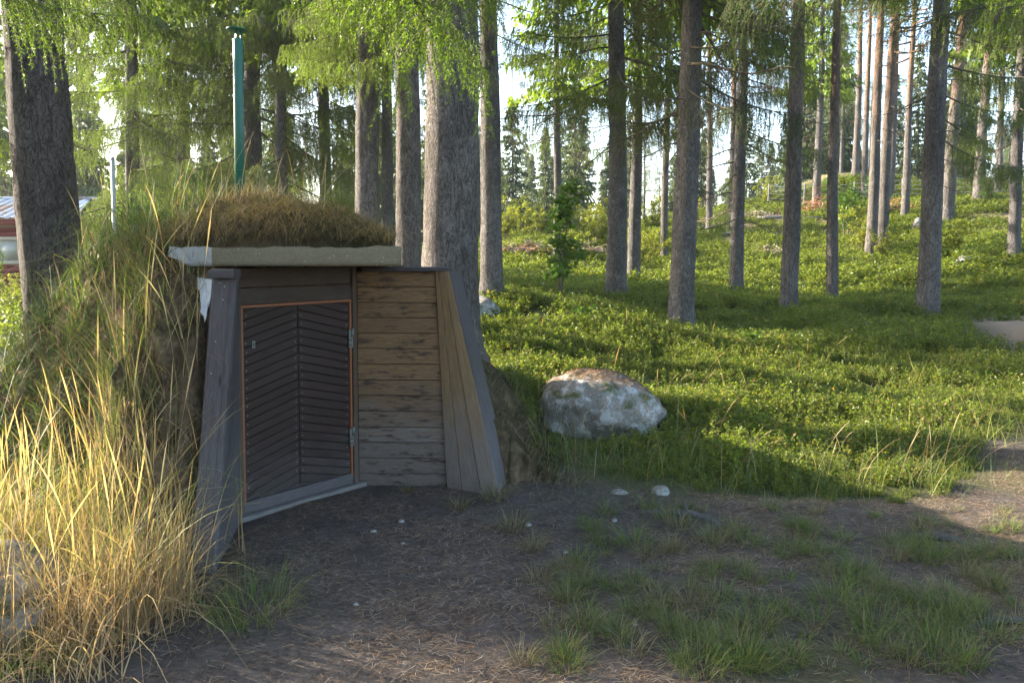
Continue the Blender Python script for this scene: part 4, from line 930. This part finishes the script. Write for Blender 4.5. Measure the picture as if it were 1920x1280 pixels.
# small red outhouse gable
ox, oy = P(182, 430, 24)[0], 24.; oz = float(gz(ox, oy))
oh = thing('red_outhouse', 'small dark red shed gable between the thick trunk and the pale pole', 'shed', (ox, oy, oz))
wz = P(180, 420, 24)[2] - oz; pz = P(180, 378, 24)[2] - oz; hw = .62
V = [(-hw, 0, -.2), (hw, 0, -.2), (hw, 0, wz), (0, 0, pz), (-hw, 0, wz)]; V += [(a, 2.2, c) for a, b, c in V]
me = bpy.data.meshes.new('wall'); me.from_pydata(V, [], [(0, 1, 2, 3, 4), (9, 8, 7, 6, 5), (0, 5, 6, 1), (1, 6, 7, 2), (2, 7, 8, 3), (3, 8, 9, 4), (4, 9, 5, 0)]); me.materials.append(M['red_wood']); obj('wall', me, oh)
for sg in (-1, 1):
    mb = MB(); e = .28; x1_, z1_ = sg * (hw + e), wz - (pz - wz) / hw * e
    mb.add([(0, -.25, pz + .02), (x1_, -.25, z1_ + .02), (x1_, 2.4, z1_ + .02), (0, 2.4, pz + .02), (0, -.25, pz + .1), (x1_, -.25, z1_ + .1), (x1_, 2.4, z1_ + .1), (0, 2.4, pz + .1)], None, [(0,3,2,1),(4,5,6,7),(0,1,5,4),(1,2,6,5),(2,3,7,6),(3,0,4,7)])
    obj('roof_slope', mb.build('roof_slope', M['post_wood']), oh)
# pale pole
x = P(215, 440, 11.5)[0]; z = float(gz(x, 11.5)); mb = MB(); zt = P(215, 300, 11.5)[2] - z
pole = thing('pale_pole', 'pale painted pole standing in front of the low branched spruce', 'pole', (x, 11.5, z)); mb.tube([(0, 0, -.2), (0, 0, zt)], [.034, .03], 12); obj('shaft', mb.build('shaft', M['white_pole'], True), pole)
mb = MB(); mb.tube([(0, 0, zt), (0, 0, zt + .05)], [.036, .02], 12); obj('top_cap', mb.build('top_cap', M['white_pole'], True), pole)
# wire fence on the hillside
fe = thing('wire_fence', 'wire mesh fence on thin wooden posts along the clearing', 'fence', (0, 0, 0))
fp = [(1440, 43), (1507, 42), (1600, 42.), (1690, 41), (1790, 40), (1890, 39), (1990, 38)]; tops = []
for px, Y in fp:
    x = P(px, 400, Y)[0]; z = float(gz(x, Y)); mb = MB(); mb.tube([(x, Y, z - .2), (x + .03, Y, z + 1.35)], [.05, .045], 7); obj('post', mb.build('post', M['grey_wood'], True), fe); tops.append((x, Y, z))
for h in (.3, .55, .8, 1.05, 1.28):
    mb = MB()
    for a, b in zip(tops[:-1], tops[1:]):
        t = np.linspace(0, 1, 7)[:, None]; q = np.array(a) * (1 - t) + np.array(b) * t; q[:, 2] += h - .12 * np.sin(np.pi * t[:, 0]) * (1 if h > 1 else .6); q[:, 1] -= .055; mb.tube(q, .012, 4, 0, None, False)
    obj('wire', mb.build('wire', M['wire']), fe)
# brushwood and logs in the clearing
def brush(px, py, Y, rx, h, n, label, seed, cols, log=False):
    x = P(px, py, Y)[0]; z = float(gz(x, Y)); rg = np.random.default_rng(seed); mb = MB()
    for k in range(n):
        c = rg.normal(size=3) * np.array([rx * .5, .5, 0]); c[2] = abs(rg.normal()) * h * .45 * max(.1, 1 - abs(c[0]) / rx) ; d = rg.normal(size=3); d[2] *= .35; d /= np.linalg.norm(d); L = rg.uniform(.3, 1.1)
        t = np.linspace(-.5, .5, 4)[:, None]; q = c + d * L * t + rg.normal(size=(4, 3)) * .04; mb.tube(q, rg.uniform(.006, .02) , 4, 0, cols[rg.integers(len(cols))], False)
    V = rg.normal(size=(n * 14, 3)) * np.array([rx * .5, .5, 0]); V[:, 2] = np.abs(rg.normal(size=len(V))) * h * .4 * np.maximum(.1, 1 - np.abs(V[:, 0]) / rx)
    d = rg.normal(size=V.shape) * .09; e = rg.normal(size=V.shape) * .02; T = np.stack([V, V + e, V + d], 1).reshape(-1, 3)
    mb.add(T, np.arange(len(T)).reshape(-1, 3), None, 0, np.array(cols)[rg.integers(0, len(cols), len(V))].repeat(3, 0))
    o = obj('brush_pile', mb.build('brush_pile', M['litter']), None, (x, Y, z)); tag(o, label, 'brushwood'); return o
RED = [(.30, .12, .05), (.36, .18, .09), (.22, .10, .06), (.30, .22, .15)]; GREY = [(.26, .22, .18), (.33, .27, .22), (.18, .14, .11), (.36, .26, .19)]
brush(1530, 392, 40, 1.5, 1.2, 90, 'rusty red heap of dry brushwood round a spruce foot', 1, RED)
brush(1410, 405, 39, 2.6, .5, 90, 'grey heap of cut branches beside the rusty brushwood', 2, GREY)
brush(1440, 440, 31, .8, .45, 60, 'small grey tangle of twigs lying in the sunlit bushes', 3, GREY)
brush(1675, 400, 37, 1.5, .6, 70, 'reddish brushwood behind the slim orange pine', 4, RED)
brush(985, 466, 30, 1.9, .35, 90, 'low reddish brown brushwood in front of the yellow bushes', 5, RED + GREY)
brush(1090, 462, 31, 1.6, .35, 80, 'low pale brushwood beside the slender spruce', 6, GREY)
for px, py, Y, L, r, rz, lb in ((1350, 415, 37.5, 4.2, .10, .1, 'long pale fallen log at the clearing edge'), (1480, 410, 38, 3.2, .09, -.12, 'pale fallen log beside the rusty brushwood'), (1400, 425, 35, 3.6, .08, .05, 'thin fallen log in front of the grey cut branches')):
    x = P(px, py, Y)[0]; z = float(gz(x, Y)); mb = MB(); q = np.linspace(-.5, .5, 8); mb.tube(np.stack([q * L, .06 * np.sin(q * 9), 0 * q + .03 * np.cos(q * 5)], 1), r * (1 - .35 * (q + .5)), 9); o = obj('fallen_log', mb.build('fallen_log', M['grey_wood'], True), None, (x, Y, z + r), (0, 0, rz)); tag(o, lb, 'log')

# ------------------------------------------------------------------ ground cover (stuff)
def scatter(name, label, pts, rotz, scl, idx, sources, tilt=None):
    n = len(pts); me = bpy.data.meshes.new(name); me.vertices.add(n); me.vertices.foreach_set('co', np.asarray(pts, np.float32).ravel())
    rot = np.zeros((n, 3), np.float32); rot[:, 2] = rotz
    if tilt is not None: rot[:, :2] = tilt
    a = me.attributes.new('rot', 'FLOAT_VECTOR', 'POINT'); a.data.foreach_set('vector', rot.ravel())
    a = me.attributes.new('scl', 'FLOAT', 'POINT'); a.data.foreach_set('value', np.asarray(scl, np.float32))
    a = me.attributes.new('idx', 'INT', 'POINT'); a.data.foreach_set('value', np.asarray(idx, np.int32))
    o = obj(name, me); tag(o, label, kind='stuff')
    c = bpy.data.collections.new(name + '_sources')
    for k, m in enumerate(sources):
        so = bpy.data.objects.new('%s_source_%02d' % (name, k), m); c.objects.link(so)
    ng = bpy.data.node_groups.new(name, 'GeometryNodeTree')
    ng.interface.new_socket('Geometry', in_out='INPUT', socket_type='NodeSocketGeometry'); ng.interface.new_socket('Geometry', in_out='OUTPUT', socket_type='NodeSocketGeometry')
    gi = ng.nodes.new('NodeGroupInput'); go = ng.nodes.new('NodeGroupOutput'); ip = ng.nodes.new('GeometryNodeInstanceOnPoints'); ci = ng.nodes.new('GeometryNodeCollectionInfo')
    ci.inputs['Collection'].default_value = c; ci.inputs['Separate Children'].default_value = True; ci.inputs['Reset Children'].default_value = True
    def na(nm, ty):
        q = ng.nodes.new('GeometryNodeInputNamedAttribute'); q.data_type = ty; q.inputs['Name'].default_value = nm
        return [s for s in q.outputs if s.enabled][0]
    L = ng.links.new
    L(gi.outputs[0], ip.inputs['Points']); L(ci.outputs[0], ip.inputs['Instance']); ip.inputs['Pick Instance'].default_value = True
    L(na('idx', 'INT'), ip.inputs['Instance Index']); L(na('rot', 'FLOAT_VECTOR'), ip.inputs['Rotation']); L(na('scl', 'FLOAT'), ip.inputs['Scale']); L(ip.outputs[0], go.inputs[0])
    md = o.modifiers.new('scatter', 'NODES'); md.node_group = ng
    return o
def clump(name, seed, stems, leaves, h, rad, ln, wd, mat):
    rg = np.random.default_rng(seed); mb = MB(); pts = []
    for k in range(stems):
        a, r = rg.uniform(0, 6.28), rad * rg.random() ** .5; hh_ = h * rg.uniform(.5, 1.1); b = np.array([math.cos(a) * r, math.sin(a) * r, -.03]); e = b + np.append(rg.normal(size=2) * .22 * h, hh_)
        mb.tube([b, e], [.0018, .001], 3, 0, None, False)
        t = rg.uniform(.25, 1.02, (leaves, 1)); pts.append(b + (e - b) * t + rg.normal(size=(leaves, 3)) * .012)
    V, T = leaf_cards(np.vstack(pts), rg, ln, wd, fold=.3); mb.add(V, T, None, 1); return mb.build(name, [M['twig'], mat])
CL = [clump('berry_clump_%d' % k, 60 + k, 22, 15, .17, .15, .028, .019, M['berry_leaf']) for k in range(5)]
CLF = [clump('berry_far_%d' % k, 70 + k, 16, 10, .22, .26, .06, .04, M['berry_leaf']) for k in range(3)]
def pick(x0, x1, y0, y1, dens, rg, mask, fov=True):
    n = int((x1 - x0) * (y1 - y0) * dens); x = rg.uniform(x0, x1, n); y = rg.uniform(y0, y1, n)
    k = rg.random(n) < mask(x, y)
    if fov: k &= (np.abs(x) < .76 * y + 1.2)
    x, y = x[k], y[k]; return np.stack([x, y, top_z(x, y)], 1)
rg = np.random.default_rng(77)
def bmask(x, y):
    p = fbm(x * .8, y * .8, s=91, o=2); m = shrub_mask(x, y) * (.55 + .45 * sst(-.35, .1, p))
    d = np.hypot((x - P(1122, 760, 6.8)[0]) / .66, (y - 6.75) / .56); m = m * (d > 1.0)
    edge = sst(.0, 1.2, x + .25 * (y - 6.3) * 0 - .0); return m * (1 - .75 * sst(1.4, .4, x) * sst(8.2, 7., y))
p1 = pick(-1, 9, 4.8, 11, 78, rg, bmask); p2 = pick(-3, 14, 11, 20, 34, rg, bmask); p3 = pick(-6, 32, 19, 46, 17, rg, lambda x, y: .85 * (.5 + .5 * sst(-.5, 0, fbm(x * .35, y * .35, s=95) + .2)) * (1 - .7 * sst(.2, .5, fbm(x * .25, y * .25, s=31) + .6 * np.exp(-((y - 33) / 4) ** 2) - .15)))
p4 = pick(-16, -3, 11, 30, 4, rg, lambda x, y: .8 + 0 * x)
pp = np.vstack([p1, p2]); scatter('berry_bushes', 'low glossy berry bushes covering the forest floor', pp, rg.uniform(0, 6.28, len(pp)), np.concatenate([rg.uniform(.65, 1.25, len(p1)) * (.4 + .6 * sst(-.2, 1.1, p1[:, 1] - np.interp(p1[:, 0], [-.4, .0, .2, .86, 1.8, 2.84, 3.6, 4.1, 7, 12], [9., 6.6, 5.75, 5.15, 4.8, 5.05, 5.5, 6.3, 8, 9]) + .5 * fbm(p1[:, 0] * 1.7, p1[:, 1] * 1.7, s=23, o=2))), rg.uniform(1.0, 1.7, len(p2))]), rg.integers(0, 5, len(pp)), CL, rg.normal(size=(len(pp), 2)) * .12)
pp = np.vstack([p3, p4]); scatter('far_berry_bushes', 'sunlit berry bushes on the slope up to the clearing', pp, rg.uniform(0, 6.28, len(pp)), rg.uniform(1., 1.7, len(pp)), rg.integers(0, 3, len(pp)), CLF)

def blades(B, H, az, lean, curl, width, colr, seg=6, prof=None, gcol=None):
    """ribbons: B (n,3) feet, H heights, az bending direction, lean / curl strengths, width, colours (n,3)"""
    n = len(B); t = np.linspace(0, 1, seg + 1); dirv = np.stack([np.cos(az), np.sin(az), 0 * az], 1)
    out = (lean[:, None] * t + curl[:, None] * t ** 2.3); upv = t - .45 * (np.clip(out, 0, 3) * t) ** 1.6 * .8
    C = B[:, None] + H[:, None, None] * (dirv[:, None] * out[..., None] + np.array([0, 0, 1.]) * upv[..., None])
    tw = az + np.pi / 2 + rng.uniform(-.9, .9, n); sd_ = np.stack([np.cos(tw), np.sin(tw), 0 * tw], 1)
    if prof is None: prof = np.clip(1 - t ** 2.2, .06, 1)
    wv = (width[:, None] * prof[None])[..., None] * .5 * sd_[:, None]
    V = np.stack([C - wv, C + wv], 2).reshape(-1, 3); m = (seg + 1) * 2
    q = np.array([[2*k, 2*k+1, 2*k+3, 2*k+2] for k in range(seg)]); Q = (np.arange(n)[:, None, None] * m + q[None]).reshape(-1, 4)
    c = colr[:, None, :].repeat(seg + 1, 1)
    if gcol is not None: f = sst(.2, .8, t)[None, :, None]; c = gcol[:, None, :] * (1 - f) + c * f
    return V, Q, c.repeat(2, 1).reshape(-1, 3)
def cmix(n, cols, rg, var=.2):
    c = np.array(cols)[rg.integers(0, len(cols), n)]; return c * rg.uniform(1 - var, 1 + var, (n, 1))
STRAW = [(.42, .31, .155), (.46, .36, .20), (.36, .23, .11), (.34, .27, .16)]; GREEN = [(.10, .16, .035), (.14, .19, .04), (.20, .22, .05), (.08, .13, .05)]; BLUEG = [(.05, .095, .04), (.075, .125, .058), (.10, .14, .05)]
def grass_obj(name, label, parts):
    V, Q, C, n = [], [], [], 0
    for v, q, c in parts: V.append(v); Q.append(q + n); C.append(c); n += len(v)
    o = obj(name, mesh(name, np.vstack(V), np.vstack(Q), M['grass'], None, True, np.vstack(C))); tag(o, label, kind='stuff'); return o
def stand(n, xr, yr, hr, lean, curl, wd, cols, rg, mask=None, prof=None, seg=6, gcols=None, sink=.02, azm=None):
    x = rg.uniform(*xr, n); y = rg.uniform(*yr, n)
    if mask is not None: k = rg.random(n) < mask(x, y); x, y = x[k], y[k]
    n = len(x); B = np.stack([x, y, top_z(x, y) - sink], 1); az = rg.uniform(0, 6.283, n) if azm is None else rg.normal(azm[0], azm[1], n)
    return blades(B, rg.uniform(*hr, n), az, np.abs(rg.normal(0, lean, n)), np.abs(rg.normal(0, curl, n)), wd * rg.uniform(.6, 1.3, n), cmix(n, cols, rg), seg, prof, None if gcols is None else cmix(n, gcols, rg))
rg = np.random.default_rng(5)
head = np.array([.5, .5, .48, .45, .42, .4, .38, .36, 1.5, 1.8, 1.0, .1])
def lm(x, y):      # the tall dry stand at the foot of the mound, left of the wing wall
    return sst(-1.42, -1.62, x + .12 * np.sin(y * 9)) * (.45 + .55 * sst(-.4, .3, fbm(x * 3, y * 3, s=15))) * (1 - .9 * ((x > -1.72) & (y > 3.72)))
tall = [stand(2400, (-3.1, -1.4), (2.95, 3.85), (.30, .72), .25, .32, .0038, STRAW + GREEN[2:3] + [(.34, .32, .10)], rg, lm, None, 8, STRAW),
        stand(1300, (-3.1, -1.45), (3.05, 4.1), (.4, .8), .25, .4, .0068, GREEN + [(.32, .32, .08)], rg, lm, None, 8, STRAW),
        stand(420, (-3.1, -1.5), (3.0, 4.2), (.55, .95), .18, .16, .004, [(.55, .42, .22), (.50, .36, .18), (.40, .34, .16)], rg, lm, head, 11),
        stand(2600, (-3.5, -1.5), (2.85, 3.6), (.3, .62), .3, .4, .0045, STRAW + [(.28, .17, .09)], rg, lm, None, 7, [(.28, .19, .11)]),
        stand(3600, (-3.3, -1.35), (2.75, 3.75), (.15, .45), .8, .8, .0045, STRAW + [(.30, .20, .12)], rg, lm, None, 6)]
grass_obj('tall_dry_grass', 'tall straw coloured grass in sunlight beside the cellar', tall)
def mm(x, y): return sst(-1.78, -1.95, x) * (.5 + .5 * sst(-.3, .2, fbm(x * 2.5, y * 2.5, s=16))) * (1 - sst(6.5, 8., y)) * (1 - .85 * np.exp(-((x + 1.9) / .2) ** 2) * (y < 4.3))
mg = [stand(9000, (-4.6, -1.8), (3.6, 6.4), (.16, .46), .45, .6, .0075, BLUEG + GREEN[:2], rg, mm, None, 7),
      stand(3600, (-4.4, -1.8), (3.6, 5.8), (.10, .32), .7, .7, .005, STRAW + [(.22, .17, .11)], rg, mm, None, 6),
      stand(120, (-4.0, -1.85), (3.6, 5.0), (.4, .7), .2, .2, .004, [(.45, .38, .22)], rg, mm, head, 11)]
def face(x, y): return sst(-1.92, -2.1, x + .05 * np.sin(y * 20)) * (.35 + .65 * sst(-.3, .2, fbm(x * 3, y * 3, s=17)))
mg += [stand(6500, (-3.8, -1.9), (3.6, 4.9), (.10, .34), .6, .7, .0065, BLUEG + GREEN[:2] + [(.2, .17, .09)], rg, face, None, 6, None, .02, (-1.3, .9)),
       stand(3000, (-3.6, -1.75), (3.6, 4.7), (.05, .2), .9, .8, .004, STRAW[3:] + [(.22, .15, .09), (.14, .10, .06)], rg, lambda x, y: .25 + .75 * face(x, y), None, 5, None, .02, (-1.4, 1.)),
       stand(2600, (-2.1, -1.72), (3.6, 4.5), (.04, .18), 1.0, .9, .0028, [(.20, .14, .085), (.28, .2, .12), (.10, .07, .045), (.08, .09, .035)], rg, lambda x, y: .3 + .7 * sst(-.2, .3, fbm(x * 7, y * 7, s=28)), None, 5, None, .02, (-1.5, .8)),
       stand(1500, (-.5, .5), (5.1, 6.2), (.05, .22), .7, .8, .004, [(.2, .15, .09), (.10, .13, .04), (.26, .2, .12)], rg, lambda x, y: sst(-.4, .3, fbm(x * 4, y * 4, s=18)), None, 5, None, .02, (-.8, .9))]
grass_obj('mound_grass', 'green and bluish long grass growing on the cellar mound', mg)
# turf on the roof: matted dry grass, upright at the crest
def turf_top(x, y):
    b = np.clip(sst(-1.95, -2.3, x) + sst(5.5, 6.2, y), 0, 1); return turf_h(x, y) * (1 - b) + b * top_z(x, y)
def turf_stand(n, hr, lean, curl, wd, cols, xr, yr, mask=None, seg=6, azm=None):
    x = rg.uniform(*xr, n); y = rg.uniform(*yr, n)
    if mask is not None: k = rg.random(n) < mask(x, y); x, y = x[k], y[k]
    n = len(x); B = np.stack([x - .19 * (y - 4.34) * sst(-1.4, -.65, x), y, turf_top(x, y) - .01], 1); az = rg.uniform(0, 6.283, n) if azm is None else rg.normal(*azm, n)
    return blades(B, rg.uniform(*hr, n), az, np.abs(rg.normal(lean, .3, n)), np.abs(rg.normal(curl, .3, n)), wd * rg.uniform(.6, 1.3, n), cmix(n, cols, rg), seg)
DRY = [(.25, .175, .10), (.31, .23, .125), (.17, .11, .065), (.20, .16, .075), (.11, .10, .045)]
tg = [turf_stand(3600, (.04, .13), 1.1, 1.0, .0042, DRY, (-2.5, -.68), (4.38, 5.3), None, 6, (-1.57, 1.0)),
      turf_stand(900, (.07, .2), .3, .35, .0042, STRAW, (-2.2, -1.3), (4.9, 5.5), lambda x, y: np.exp(-((x + 1.85) / .30) ** 2)),
      turf_stand(2600, (.02, .07), .7, .7, .0035, [(.055, .06, .02), (.09, .065, .035), (.14, .10, .055)], (-2.2, -.68), (4.36, 4.56), None, 4),
      turf_stand(1300, (.07, .2), 1.0, 1.0, .0035, DRY, (-2.2, -.7), (4.38, 4.6), lambda x, y: sst(-.3, .3, fbm(x * 6, y * 6, s=29)), 6, (-1.57, .8)),
      turf_stand(1400, (.03, .09), .6, .6, .006, [(.10, .11, .03), (.07, .08, .02), (.16, .15, .05)], (-2.2, -.68), (4.36, 5.0), None, 4),
      turf_stand(40, (.3, .62), .25, .2, .003, STRAW, (-2.2, -1.2), (4.8, 5.4), None, 8)]
grass_obj('turf_grass', 'dry matted grass and moss growing on the concrete roof', tg)
# grass round the boulder, along the edge of the bushes and by the path
def em(x, y): return shrub_mask(x, y) * np.maximum(sst(1.9, .9, x) * sst(8.6, 7., y), sst(.9, .2, y - np.interp(x, [0, .86, 1.8, 2.84, 4.1], [5.7, 5.15, 4.8, 5.05, 6.3]))) * (np.hypot((x - .79) / .62, (y - 6.8) / .5) > 1) 
def pm(x, y): return sst(1.0, .2, np.abs(x - (3.9 + .42 * (y - 6.6)))) * sst(5.6, 6.2, y) * sst(12, 10, y)
yard = lambda x, y: sst(-1.3, .1, y - np.interp(x, [0, .86, 1.8, 2.84, 4.1], [5.7, 5.15, 4.8, 5.05, 6.3])) * (x > .1) * sst(-.25, .35, fbm(x * 2.3, y * 2.3, s=33))
eg = [stand(5200, (.1, 5.2), (3.6, 6.5), (.05, .2), .6, .7, .0028, GREEN[:2] + BLUEG + [(.2, .17, .09)], rg, yard, None, 5), stand(260, (.2, 4.5), (4.6, 7.5), (.35, .62), .35, .45, .0028, STRAW, rg, em, head, 11), stand(5200, (-.6, 5), (4.5, 8.5), (.10, .36), .5, .6, .004, GREEN + BLUEG, rg, em, None, 6), stand(900, (-.6, 5), (4.5, 8.5), (.25, .55), .35, .4, .003, STRAW + GREEN[1:3], rg, em, None, 8),
      stand(1700, (2.5, 7), (5.4, 12), (.15, .5), .5, .5, .005, [(.24, .26, .06), (.34, .30, .11), (.16, .20, .04)], rg, pm, None, 7),
      stand(160, (0, 6), (5, 11), (.35, .7), .35, .4, .0032, STRAW, rg, lambda x, y: shrub_mask(x, y) * .8, head, 11)]
grass_obj('edge_grass', 'fine green grass round the boulder and along the bushes', eg)
# tufts on the bare yard
tb = np.random.default_rng(12); tuft = []
T0 = [(470, 1165, 2.2, 'g'), (960, 1000, .9, 'd'), (1000, 1040, .8, 'd'), (1190, 1035, 1.1, 'g'), (1330, 1030, .9, 'd'), (1270, 1000, .9, 'd'), (1480, 1040, 1.0, 'g'), (1620, 1090, 1.0, 'g'), (1740, 1060, 1., 'g'), (1575, 1150, 1.5, 'g'), (1640, 1190, 1.1, 'g'), (1420, 1190, 1.0, 'g'), (1780, 1170, 1.2, 'g'), (1850, 1050, 1.1, 'g'), (1380, 1260, 1.2, 'g'), (1310, 1275, 1.1, 'g'), (1750, 1260, 1.2, 'g'), (1010, 1100, .7, 'd'), (1040, 1190, .6, 'd'), (980, 1260, .6, 'd'), (860, 960, .7, 'd'), (930, 945, 1., 'd'), (1850, 1210, 1.1, 'g'), (60, 1265, 1.6, 'y'), (130, 1240, 1.4, 'y'), (760, 930, .5, 'd')]
for k in range(330):
    a, b = tb.uniform(1050, 1920), tb.uniform(960, 1275)
    if tb.random() < .6: T0.append((a, b, tb.uniform(.25, .75), tb.choice(['g', 'g', 'd'])))
for a, b, s, kd in T0:
    Y = EYE * F / (b - 471); x = P(a, b, Y)[0]; n = int(150 * s); r = .085 * s * np.sqrt(tb.random(n)); an = tb.uniform(0, 6.283, n)
    bx, by = x + r * np.cos(an), Y + r * np.sin(an); B = np.stack([bx, by, gz(bx, by) - .01], 1)
    cl = {'g': [(.075, .125, .028), (.11, .16, .035), (.17, .16, .07)], 'd': [(.17, .15, .08), (.11, .12, .04), (.24, .2, .12)], 'y': [(.2, .26, .06), (.3, .33, .10), (.13, .2, .04)]}[kd]
    tuft.append(blades(B, tb.uniform(.06, .17, n) * s ** .6, an + tb.normal(0, .6, n), np.abs(tb.normal(.45, .3, n)), np.abs(tb.normal(.5, .4, n)), .0028 * tb.uniform(.6, 1.3, n), cmix(n, cl, tb), 5))
grass_obj('yard_grass', 'scattered low grass tufts on the bare needle strewn yard', tuft)
# fallen needles, bark bits and leaves on the yard
def litter(n, rg):
    x = rg.uniform(-2.0, 4.6, n); y = 2.5 + 3.6 * rg.random(n) ** .8
    k = (np.abs(x) < .76 * y + .3) & ((shrub_mask(x, y) < .5)) & (rg.random(n) < .18 + .82 * sst(-.35, .4, fbm(x * 1.9, y * 1.9, s=19)))
    k &= ~((((x - FA[0]) * FU[1] - (y - FA[1]) * FU[0]) < .05) | ((y > 5.1) & (x < -.1)) | (x < -1.5))
    x, y = x[k], y[k]; n = len(x); a = rg.normal(0, .8, n); L = rg.uniform(.025, .065, n); w_ = rg.uniform(.0011, .0022, n)
    z = gz(x, y) + .004 + np.abs(rg.normal(0, .005, n)); d = np.stack([np.cos(a), np.sin(a), rg.normal(0, .12, n)], 1); s = np.stack([-np.sin(a), np.cos(a), 0 * a], 1); c = np.stack([x, y, z], 1); up = np.array([0, 0, 1.]) * (.02 * L)[:, None]
    V = np.stack([c - d * (L/2)[:, None] - s * w_[:, None]/2, c - d * (L/2)[:, None] + s * w_[:, None]/2, c + up + s * w_[:, None]/2, c + up - s * w_[:, None]/2, c + d * (L/2)[:, None]], 1).reshape(-1, 3)
    q = np.arange(n)[:, None] * 5; cc = cmix(n, [(.22, .135, .08), (.28, .19, .115), (.16, .095, .058), (.34, .27, .20), (.10, .065, .045)], rg).repeat(5, 0)
    return V, q + [3, 2, 4], q + [0, 1, 2, 3], cc
V, T, Q, C = litter(135000, np.random.default_rng(4))
mb = MB(); mb.add(V, T, Q, 0, C); o = obj('needle_litter', mb.build('needle_litter', M['litter'])); tag(o, 'brown fallen needles strewn over the bare yard', kind='stuff')
# needles lying on the boulder
from mathutils.bvhtree import BVHTree
def cap_litter(ob, n, seed, name, label, zmin):
    me = ob.data; bv = BVHTree.FromPolygons([tuple(ob.matrix_basis @ v.co) for v in me.vertices], [tuple(p.vertices) for p in me.polygons]); rg = np.random.default_rng(seed); mb = MB(); X = []
    for k in range(n):
        x, y = ob.location.x + rg.normal() * .30 + .10, ob.location.y + rg.normal() * .2 + .12
        h = bv.ray_cast(Vector((x, y, 5)), Vector((0, 0, -1)))
        if h[0] is None or h[1].z < zmin: continue
        X.append((h[0], h[1]))
    for p, nr in X:
        d = np.cross(np.array(nr), rg.normal(size=3)); d /= np.linalg.norm(d); L = rg.uniform(.02, .06); s_ = np.cross(d, np.array(nr)) * .0026; c = np.array(p) + np.array(nr) * (.004 + abs(rg.normal()) * .008)
        mb.add([c - d * L / 2 - s_, c - d * L / 2 + s_, c + d * L / 2], [(0, 1, 2)], None, 0, [(.26, .15, .085), (.32, .21, .12), (.16, .09, .055), (.09, .06, .04)][rg.integers(4)])
    o = obj(name, mb.build(name, M['litter'])); tag(o, label, kind='stuff')
bl = [o for o in bpy.data.objects if o.name == 'boulder'][0]
bl.matrix_basis = bl.matrix_basis
bpy.context.view_layer.update()
cap_litter(bl, 7000, 3, 'boulder_needles', 'brown needles lying on the boulder', .62)

# ------------------------------------------------------------------ the air
hz_ = MB(); hz_.box((-130, -8, -4), (130, 150, 30)); m = bpy.data.materials.new('hazy_air'); m.use_nodes = True; m.node_tree.nodes.clear()
vo = m.node_tree.nodes.new('ShaderNodeVolumePrincipled'); vo.inputs['Color'].default_value = (.80, .88, 1, 1); vo.inputs['Density'].default_value = .00035; vo.inputs['Anisotropy'].default_value = .3
mo_ = m.node_tree.nodes.new('ShaderNodeOutputMaterial'); m.node_tree.links.new(vo.outputs[0], mo_.inputs['Volume'])
ho_ = obj('haze', hz_.build('haze', m)); tag(ho_, 'thin bluish air between the trees', kind='stuff')
